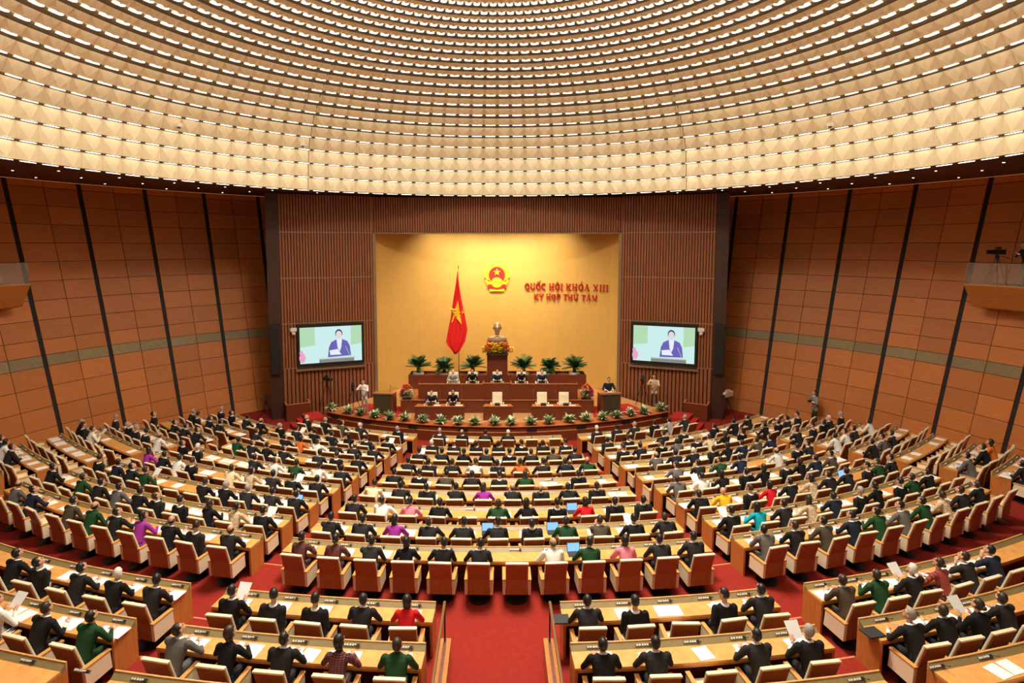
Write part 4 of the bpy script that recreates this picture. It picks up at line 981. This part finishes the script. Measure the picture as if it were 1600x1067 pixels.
fm = MB().add(v, [(r * (NU + 1) + i, r * (NU + 1) + i + 1, (r + 1) * (NU + 1) + i + 1, (r + 1) * (NU + 1) + i) for r in range(len(outl) - 1) for i in range(NU)])
fo = fm.obj('cloth', M_flag, t, smooth=True); so = fo.modifiers.new('thick', 'SOLIDIFY'); so.thickness = .012
def star(mb, cx, cz, r, y0, y1, mi=0, rot=0, sk=1.0):
    pts = [(cx + (r if i % 2 == 0 else r * .40) * sin(rot + i * pi / 5) * sk, cz + (r if i % 2 == 0 else r * .40) * cos(rot + i * pi / 5)) for i in range(10)]
    n = 10; mb.add([(x, y0, z) for x, z in pts] + [(x, y1, z) for x, z in pts] + [(cx, y0 - .0, cz)], [(i, (i + 1) % n, 20) for i in range(n)] + [(i, (i + 1) % n, n + (i + 1) % n, n + i) for i in range(n)], mi)
# star follows the folds: subdivided star laid just before the cloth
c = ony(714.5, 489, FY); sm = MB()
def flagy(x, z):
    best = None
    for (a, y, b), (a2, y2, b2) in zip(outl, outl[1:]):
        za = ony(a, y, FY).z - b0; zb_ = ony(a2, y2, FY).z - b0
        if zb_ <= z <= za:
            k = (za - z) / (za - zb_); l = ony(a + (a2 - a) * k, y, FY).x - fx; r_ = ony(b + (b2 - b) * k, y, FY).x - fx
            u = (x - l) / (r_ - l); yy = y + (y2 - y) * k; amp = min(1, (b + (b2 - b) * k - a - (a2 - a) * k) / 20); return -.03 + amp * .06 * sin(u * 15 + yy * .012) - .06 * amp - .035
    return -.12
rr = .72; ctr = (c.x - fx, c.z - b0)
for i in range(10):
    def sp(j): 
        q = rr if j % 2 == 0 else rr * .40; return ctr[0] + q * sin(j * pi / 5 + .10) * .70, ctr[1] + q * cos(j * pi / 5 + .10)
    A, Bp = sp(i), sp(i + 1); K = 7
    for g in range(K):
        t0, t1 = g / K, (g + 1) / K
        quad = [(ctr[0] + (A[0] - ctr[0]) * t0, ctr[1] + (A[1] - ctr[1]) * t0), (ctr[0] + (A[0] - ctr[0]) * t1, ctr[1] + (A[1] - ctr[1]) * t1), (ctr[0] + (Bp[0] - ctr[0]) * t1, ctr[1] + (Bp[1] - ctr[1]) * t1), (ctr[0] + (Bp[0] - ctr[0]) * t0, ctr[1] + (Bp[1] - ctr[1]) * t0)]
        sm.add([(x, flagy(x, z), z) for x, z in quad], [(0, 1, 2, 3)])
sm.obj('star', M_star, t)
# ---- emblem and lettering on the gold wall
def goldY(x):
    a = math.asin(x / (NW / sin(radians(62)))); return gold(a / radians(62), .03)[1]
EY = goldY(0) - .02; ec = ony(776.5, 433, EY); es = EY / FPX * 1.01
t = thing('wall_emblem', (ec.x, EY, ec.z), 0, 'round red and gold national emblem on the golden wall', 'emblem')
def disc(rx, rz, y0, y1, cz=0, seg=40, a0=0, a1=2 * pi):
    n = seg; p = [(rx * sin(a0 + (a1 - a0) * i / n), cz + rz * cos(a0 + (a1 - a0) * i / n)) for i in range(n)]
    return MB().add([(x, y0, z) for x, z in p] + [(x, y1, z) for x, z in p], [tuple(range(n)), tuple(range(n, 2 * n))[::-1]] + [(i, (i + 1) % n, n + (i + 1) % n, n + i) for i in range(n)])
R0 = 19.5 * es
M_gold2 = mat('emblem_gold', (.92, .58, .03), .4)
disc(R0, R0, -.06, 0).obj('gold_rim', M_gold2, t); disc(R0 * .64, R0 * .66, -.09, -.061, R0 * .17).obj('red_field', M_flag, t)
m = MB(); star(m, 0, R0 * .40, R0 * .30, -.13, -.091); m.obj('star', M_gold2, t)
for sg in (-1, 1):
    m = MB()
    for i in range(11):                     # ears of rice climbing each side
        a = radians(100 + i * 6.5 - 40) ; x = sg * R0 * .83 * sin(a); z = R0 * .83 * cos(a); m.ell((x, -.075, z), (R0 * .10, .03, R0 * .16), 8, 5)
    m.obj('rice_ear', M_gold2, t)
g = MB()
for i in range(16):
    a = 2 * pi * i / 16; g.box(R0 * .40 * sin(a) - R0 * .06, R0 * .40 * sin(a) + R0 * .06, -.12, -.091, -R0 * .42 + R0 * .36 * cos(a) - R0 * .05, -R0 * .42 + R0 * .36 * cos(a) + R0 * .05)
g.obj('cog_teeth', M_gold2, t); disc(R0 * .36, R0 * .33, -.125, -.091, -R0 * .42).obj('cog_wheel', M_gold2, t)
rb = MB()
for sg in (-1, 1): rb.hexa([(sg * x, y, R0 * z) for y in (-.11, -.061) for x, z in ((0, -.70), (R0 * .62, -.55), (R0 * .80, -.78), (0, -.95))])
rb.obj('red_ribbon', M_flag, t)
for sg in (-1, 1): MB().hexa([(sg * R0 * x, y, R0 * z) for y in (-.10, -.061) for x, z in ((.58, -.28), (.99, -.02), (1.0, -.10), (.62, -.38))]).obj('red_ribbon_end', M_flag, t)
MB().hexa([(R0 * x, y, R0 * z) for y in (-.08, -.02) for x, z in ((-.56, -1.12), (.56, -1.12), (.60, -.92), (-.60, -.92))]).obj('gold_base', M_gold2, t)
# red letters: own slab-serif strokes on a 1-high cap grid
def G(ch):
    """list of strokes (x0,z0,x1,z1,w) and serif bars, plus advance width"""
    T, t = .21, .12; s = []; V = lambda x, z0=0, z1=1, w=T: s.append((x, z0, x, z1, w)); sf = lambda x, z, w=.30: s.append((x - w / 2, z, x + w / 2, z, .06))
    def arc(cx, cz, rx, rz, a0, a1, n=14):
        for i in range(n):
            p, q = radians(a0 + (a1 - a0) * i / n), radians(a0 + (a1 - a0) * (i + 1) / n); wd = t + (T - t) * abs(cos((p + q) / 2)); s.append((cx + rx * cos(p), cz + rz * sin(p), cx + rx * cos(q), cz + rz * sin(q), wd))
    adv = .95
    if ch in 'OQ': arc(.42, .5, .34, .44, 0, 360, 22); adv = .95
    if ch == 'Q': s.append((.45, .12, .80, -.16, .14))
    if ch == 'C': arc(.44, .5, .34, .44, 50, 310, 18); s.append((.70, .70, .70, .96, .08)); adv = .9
    if ch == 'U': V(.18, .35, 1); s.append((.74, .35, .74, 1, t)); arc(.46, .35, .28, .31, 180, 360, 10); sf(.18, .97); sf(.74, .97, .3); adv = 1.02
    if ch == 'H': V(.18); V(.76); s.append((.18, .5, .76, .5, t)); [sf(x, z) for x in (.18, .76) for z in (.03, .97)]; adv = 1.06
    if ch == 'I': V(.2); sf(.2, .03); sf(.2, .97); adv = .50
    if ch == 'K': V(.18); s.append((.25, .42, .74, .97, t)); s.append((.40, .58, .78, .03, T)); sf(.18, .03); sf(.18, .97); sf(.74, .97, .3); sf(.78, .03, .36); adv = 1.05
    if ch == 'A': s.append((.10, .03, .44, 1, t)); s.append((.42, 1, .78, .03, T)); s.append((.22, .34, .64, .34, t)); sf(.10, .03, .3); sf(.78, .03, .36); adv = .98
    if ch == 'X': s.append((.12, .97, .76, .03, T)); s.append((.76, .97, .12, .03, t)); [sf(x, z, .32) for x in (.12, .76) for z in (.03, .97)]; adv = .98
    if ch == 'Y': s.append((.10, .97, .44, .45, T)); s.append((.78, .97, .46, .45, t)); V(.44, 0, .48); sf(.10, .97, .32); sf(.78, .97, .3); sf(.44, .03); adv = .98
    if ch == 'P': V(.18); arc(.40, .73, .28, .23, -90, 90, 10); s.append((.18, .96, .42, .96, t)); s.append((.18, .50, .42, .50, t)); sf(.18, .03); sf(.18, .97, .3); adv = .86
    if ch == 'T': V(.42); s.append((.06, .95, .78, .95, t)); s.append((.08, .74, .08, .97, .08)); s.append((.76, .74, .76, .97, .08)); sf(.42, .03); adv = .92
    if ch == 'M': s.append((.16, .03, .16, .97, t)); V(.94); s.append((.18, .97, .54, .10, T)); s.append((.54, .10, .92, .97, t)); [sf(x, .03, .32) for x in (.16, .94)]; sf(.14, .97, .26); sf(.96, .97, .26); adv = 1.30
    return s, adv
DIA = {'acute': [(.40, 1.10, .58, 1.34, .10)], 'grave': [(.30, 1.34, .48, 1.10, .10)], 'circ': [(.22, 1.08, .43, 1.26, .09), (.43, 1.26, .64, 1.08, .09)], 'circac': [(.20, 1.08, .40, 1.24, .09), (.40, 1.24, .60, 1.08, .09), (.62, 1.20, .80, 1.42, .09)], 'dot': [(.36, -.20, .50, -.20, .14)], 'circdot': [(.22, 1.08, .43, 1.26, .09), (.43, 1.26, .64, 1.08, .09), (.36, -.20, .50, -.20, .14)], 'horn': [(.78, .95, .94, 1.14, .10)], 'hornac': [(.78, .95, .94, 1.14, .10), (.40, 1.10, .58, 1.34, .10)], 'hook': [(.36, 1.28, .50, 1.30, .08), (.50, 1.30, .44, 1.12, .08)]}
L1 = [('Q', ''), ('U', ''), ('O', 'circac'), ('C', ''), None, ('H', ''), ('O', 'circdot'), ('I', ''), None, ('K', ''), ('H', ''), ('O', 'acute'), ('A', ''), None, ('X', ''), ('I', ''), ('I', ''), ('I', '')]
L2 = [('K', ''), ('Y', 'grave'), None, ('H', ''), ('O', 'dot'), ('P', ''), None, ('T', ''), ('H', ''), ('U', 'hornac'), None, ('T', ''), ('A', 'acute'), ('M', '')]
YW = goldY(4.0) - .06
sign = thing('wall_lettering', (ony(882, 455, YW).x, YW, ony(882, 470, YW).z), 0, 'two lines of red raised letters on the golden wall', 'sign')
for line, xa, xb, yt, yb in ((L1, 820.5, 944.5, 443.0, 453.2), (L2, 834.5, 931, 459.5, 468.2)):
    tot = sum(.42 if q is None else G(q[0])[1] for q in line); A = ony(xa, yb, YW); Bq = ony(xb, yb, YW); H_ = ony(xa, yt, YW).z - A.z; sx = (Bq.x - A.x) / tot; pen = A.x
    for q in line:
        if q is None: pen += .42 * sx; continue
        s, adv = G(q[0]); m = MB()
        gy = goldY(pen + adv * sx / 2) - .035
        for x0, z0, x1, z1, wd in s + DIA.get(q[1], []):
            d = Vector((x1 - x0, z1 - z0)); d = d.normalized() if d.length > 0 else Vector((1, 0)); n_ = Vector((-d.y, d.x)) * wd / 2; e = d * (.03)
            pts = [(x0 - e.x + n_.x, z0 - e.y + n_.y), (x1 + e.x + n_.x, z1 + e.y + n_.y), (x1 + e.x - n_.x, z1 + e.y - n_.y), (x0 - e.x - n_.x, z0 - e.y - n_.y)]
            m.hexa([(pen + x * sx, gy - .07, A.z + z * H_) for x, z in pts] + [(pen + x * sx, gy, A.z + z * H_) for x, z in pts])
        worldpart(m.obj('letter', M_letter), sign); pen += adv * sx
# ---- large screens on the slatted wings
scol = {'bg1': (.46, .72, .46), 'bg2': (.60, .86, .84), 'suit': (.15, .13, .46), 'shirt': (.80, .86, .98), 'skin': (.78, .68, .72), 'hair': (.05, .05, .09), 'pod': (.24, .26, .24), 'podtop': (.62, .66, .62), 'pink': (.85, .38, .55), 'mic': (.5, .48, .6)}
sm_ = {k: glow('screen_' + k, c, 1.0) for k, c in scol.items()}
for sgn, nm, tx0, tx1 in ((-1, 'left', 462, 566), (1, 'right', 988.5, 1092)):
    tA, tB = (wall_t(tx0, sgn), wall_t(tx1, sgn))
    t0, t1 = (tA, tB); zc0, zc1 = ZL[1] + .06, ZL[2] - .05
    W = abs((WO - WI).length * (t1 - t0)); Hh = zc1 - zc0
    def S(u, v, d): return wallpt(t0 + (t1 - t0) * u, zc0 + (zc1 - zc0) * v, d, sgn)
    ctrp = S(.5, 0, .15)
    t = thing('large_screen', ctrp, 0, 'large video screen on the %s slatted wall showing a speaker' % nm, 'screen', 'large video screens')
    w_(MB().hexa([S(u, v, d) for v in (0, 1) for u, d in ((0, .10), (1, .10), (1, .24), (0, .24))]), 'frame', M_black, t)
    w_(MB().hexa([S(u, v, d) for v in (-.09, -.05) for u, d in ((-.02, .1), (1.02, .1), (1.02, .3), (-.02, .3))]), 'shelf_rail', M_trim, t)
    iu, iv = .035, .075
    def Q(u, v, d): return S(iu + (1 - 2 * iu) * u, iv + (1 - 2 * iv) * v, d)
    scr = MB(); mats = list(sm_.keys())
    def poly(pts, key, d):
        vs2 = [Q(u, v, .2405 + d * .0012) for u, v in pts]; scr.add(vs2, [tuple(range(len(pts)))], mats.index(key))
    poly([(0, 0), (1, 0), (1, 1), (0, 1)], 'bg2', 0)
    for a, b in ((0, .24), (.82, 1)): poly([(a, .45), (b, .5), (b, 1), (a, 1)], 'bg1', 1)
    def E(cx, cy, rx, ry, n=18): return [(cx + rx * cos(2 * pi * i / n), cy + ry * sin(2 * pi * i / n)) for i in range(n)]
    poly([(.44, .14), (.46, .42), (.50, .56), (.58, .63), (.68, .63), (.76, .57), (.80, .44), (.82, .16)], 'suit', 2)
    poly([(.585, .63), (.675, .63), (.66, .40), (.63, .28), (.60, .40)], 'shirt', 3)
    poly(E(.625, .79, .060, .125), 'hair', 2); poly(E(.625, .755, .050, .115), 'skin', 3)
    poly([(.48, .20), (.47, .33), (.60, .36), (.66, .20)], 'shirt', 5); poly([(.30, 0), (.30, .115), (.87, .115), (.87, 0)], 'pod', 6); poly([(.29, .095), (.29, .13), (.88, .13), (.88, .095)], 'podtop', 7); poly([(.80, .13), (.81, .13), (.735, .43), (.725, .43)], 'mic', 7)
    poly(E(.035, .16, .05, .13), 'pink', 4); poly(E(.02, .3, .03, .07), 'pink', 4)
    w_(scr, 'screen_image', [sm_[k] for k in mats], t)
    # white camera on the wall beside the screen
    u = -.07 if sgn > 0 else -.07
    cp = wallpt(wall_t(457 if sgn < 0 else 1097, sgn), zat(519, .9), .25, sgn)
    t = thing('wall_camera', cp, 0, 'white surveillance camera beside the %s screen' % nm, 'camera', 'wall cameras')
    MB().box(-.14, .14, -.16, .10, .06, .26).obj('housing', M_white, t, bevel=.02); MB().ell((0, -.05, -.02), (.11, .11, .12), 10, 7).obj('dome', M_white, t, smooth=True); MB().box(-.05, .05, 0, .24, .10, .18).obj('bracket', M_white, t)
# ---- lecterns
def lectern(px, pyb, lab, rz):
    p = onz(px, pyb, SZ); p = p + Vector((0, .75, 0)); t = thing('lectern', (p.x, p.y, SZ + .014), rz, lab, 'lectern', 'lecterns on the stage')
    MB().box(-.52, .52, -.03, .0, .001, 1.08).obj('front_board', M_stagewood, t); MB().box(-.40, .40, -.05, -.031, .05, 1.06).obj('front_inlay', mat('lectern_inlay', (.06, .04, .02), .25), t)
    for sg in (-1, 1): MB().box(sg * .50 - .03, sg * .50 + .03, .001, .62, .001, 1.06).obj('side_board', M_stagewood, t)
    MB().extr([(-.08, 1.10), (.62, 1.02), (.62, 1.05), (-.08, 1.13)], -.56, .56).obj('top', M_stagerim, t); MB().box(-.56, .56, -.09, -.07, 1.06, 1.13).obj('front_lip', M_trim, t)
    m = MB(); m.tube((.35, .05, 1.10), (.30, .30, 1.42), .010, seg=6); m.ell((.30, .31, 1.43), (.02, .02, .03), 8, 5); m.obj('microphone', M_black, t)
    return p
p = lectern(594.5, 654.5, 'unused wooden lectern at the left side of the stage', -radians(6))
p = lectern(958.5, 655, 'wooden lectern at the right with the speaker behind', radians(6))
person((p.x + .02, p.y + .80, SZ + .016), pi, 'n', 'person in navy suit speaking at the right lectern', None, pose='speak', hk='short', hc='black')
h = MB().box(-.16, .16, -.11, .11, 0, .012).obj('speech_papers', M_paper); h.location = (p.x + .02, p.y + .26, SZ + 1.13); h.rotation_euler.x = -.114; tag(h, 'speech papers on the right lectern', 'paper')
# ---- cameras, tripods and their crew
def tripod(t, h, spread=.5, head=True):
    for i in range(3):
        a = pi / 2 + i * 2 * pi / 3; MB().tube((.03 * cos(a), .03 * sin(a), h), (spread * cos(a), spread * sin(a), .02), .022, .016, 6).obj('leg', M_black, t)
    MB().lathe([(0, h - .06), (.07, h - .06), (.08, h + .02), (.05, h + .09), (0, h + .09)], 10).obj('tripod_head', M_black, t)
    if h > .8: MB().tube((0, .0, h), (0, -.0, h * .45), .02, seg=6).obj('centre_post', M_black, t)
def videocam(loc, rz, h, lab, big=False, body=M_black):
    t = thing('video_camera', Vector(loc) + Vector((0, 0, .014)), rz, lab, 'camera', 'television cameras'); tripod(t, h, .42 if not big else .55)
    L_ = .26 if not big else .42
    MB().box(-.08, .08, -L_, L_ * .7, h + .10, h + (.30 if not big else .38)).obj('camera_body', body, t, bevel=.02); MB().tube((0, L_ * .7, h + .20), (0, L_ * 1.35, h + .20), .07, .085, 12).obj('lens', M_black, t)
    MB().box(-.05, .05, -L_ * .4, L_ * .3, h + (.32 if not big else .39), h + (.40 if not big else .48)).obj('viewfinder', body, t); MB().tube((.05, -L_ * .5, h + .05), (.12, -L_ * 1.8, h - .08), .012, seg=6).obj('pan_handle', M_black, t)
    return t
q = onz(417, 661, 0); videocam(q, radians(-150), 1.15, 'small camera on tripod on the carpet left of the stage')
q = onz(1135, 662, 0); videocam(q, radians(125), 1.35, 'large pale television camera on tripod right of the stage', True, mat('camera_beige', (.55, .47, .36), .5))
q = onz(512, 636.5, SZ); videocam(q, radians(-120), 1.35, 'tall black camera on tripod by the left slatted wall')
q = onz(552, 640, SZ); videocam(q, radians(-165), 1.10, 'black video camera on tripod next to standing operator')
q = onz(570, 644.5, SZ); person((q.x, q.y, SZ + .014), radians(165), 'w', 'person in pale shirt standing by camera, left side of stage', None, pose='film', hk='short', hc='black', trou=mat('khaki', (.30, .24, .15), .85))
q = onz(1003, 636, SZ); videocam(q, radians(160), 1.35, 'black television camera on tripod, right side of stage')
q = onz(1022, 635, SZ); person((q.x, q.y, SZ + .014), radians(150), 'L', 'person in pale shirt behind camera, right side of stage', None, pose='film', hk='short', hc='black')
q = onz(1275, 657, .45); 
az = atan2(q.x, q.y - WY); rr_ = cone_r(.6) - .5; q = wpol(rr_, az, 0)
th = atan2(q.x, CC - q.y); Rq = hypot(q.x, CC - q.y); kq = max([k for k in RK if RK[k] - .06 <= Rq] or [1]); zq = ZK(kq)
person((q.x, q.y, zq), radians(100), 'S', 'person in grey shirt standing against the right wooden wall', None, pose='look', hk='short', hc='black', trou=M_trou)
t = thing('handheld_camera', (q.x - .30, q.y - .06, zq + 1.22), radians(100), 'camera held by the person at the right wall', 'camera'); MB().box(-.07, .07, -.05, .05, -.05, .05).obj('camera_body', M_black, t); MB().tube((0, .05, 0), (0, .13, 0), .04, .045, 10).obj('lens', M_black, t)
# ---- side balconies
BZ = 7.86; BR = 20.75                    # floor level and front radius of the balconies
for sgn, nm in ((-1, 'left'), (1, 'right')):
    def bp(r, a, z): return wpol(r + BR - 19.15, sgn * a, z)
    a0, a1 = radians(71.0), radians(96); bl = MB()
    bl.arcprism([(cone_r(6.9) - .03 - BR + 19.15, BZ - 1.10), (19.75, BZ - .95), (19.15, BZ - .03), (19.15, BZ), (cone_r(7.86) - .03 - BR + 19.15, BZ)], a0, a1, 24, bp)
    t = tag(bl.obj('balcony', wood('balcony_wood', (.46, .16, .03), (.56, .21, .05), .4, (.8, .8, 9))), kind='structure', label='curved wooden balcony on the %s wall' % nm)
    MB().arcprism([(19.13, BZ), (19.22, BZ), (19.22, BZ + .03), (19.13, BZ + .03)], a0, a1, 24, bp).obj('balcony_rim', M_rim, t)
    NB = 6
    for j in range(NB):
        b0_, b1_ = a0 + (a1 - a0) * j / NB + .001, a0 + (a1 - a0) * (j + 1) / NB - .001
        MB().arcprism([(19.17, BZ + .03), (19.19, BZ + .03), (19.19, BZ + .90), (19.17, BZ + .90)], b0_, b1_, 4, bp).obj('glass_pane', M_glass, t)
    MB().arcprism([(19.165, BZ + .90), (19.195, BZ + .90), (19.195, BZ + .92), (19.165, BZ + .92)], a0, a1, 24, bp).obj('balcony_handrail', M_trim, t)
    MB().arcprism([(19.17, BZ + .03), (cone_r(7.9) - .03 - BR + 19.15, BZ + .03), (cone_r(8.7) - .03 - BR + 19.15, BZ + .90), (19.17, BZ + .90)], a0, a0 + .001, 1, bp).obj('glass_pane', M_glass, t)
def balc(a, r): return wpol(r + BR - 19.15, radians(a), BZ)
videocam(balc(73.2, 19.72), radians(70), 1.15, 'black television camera on tripod on the right balcony')
person(balc(75.6, 19.95), radians(70), 'k', 'person operating camera on the right balcony', None, pose='film', hk='short', hc='black', trou=mat('khaki', (.30, .24, .15), .85))
q = balc(79.2, 20.1); person(q, radians(75), 'S', 'person seated at table on the right balcony', None, pose='back', hk='short', hc='black')
t = thing('balcony_chair', q, radians(75), 'white chair on the right balcony', 'chair'); MB().box(-.22, .22, -.36, .22, .42, .455).obj('seat', M_white, t); MB().box(-.22, .22, -.40, -.36, .46, .95).obj('backrest', M_white, t)
for x in (-.19, .19):
    for y in (-.19, .19): MB().tube((x, y, .005), (x, y, .42), .018).obj('leg', M_white, t)
q = balc(82.6, 19.85); t = thing('balcony_table', q, radians(75), 'table with white pleated cloth on the right balcony', 'table'); MB().box(-.55, .55, -.30, .30, .70, .74).obj('table_top', M_white, t)
m = MB(); NN = 60; v = []
for z in (.005, .739):
    for i in range(NN):
        u = 2 * pi * i / NN; k = 1 + .03 * sin(i * pi) + (.025 if i % 2 else 0); x = max(-1, min(1, 1.35 * cos(u))); y = max(-1, min(1, 1.35 * sin(u))); v.append((x * .57 * k, y * .32 * k, z))
m.add(v, [(i, (i + 1) % NN, NN + (i + 1) % NN, NN + i) for i in range(NN)] + [tuple(range(NN, 2 * NN))]); m.obj('cloth_skirt', mat('tablecloth_cream', (.70, .64, .46), .8), t)
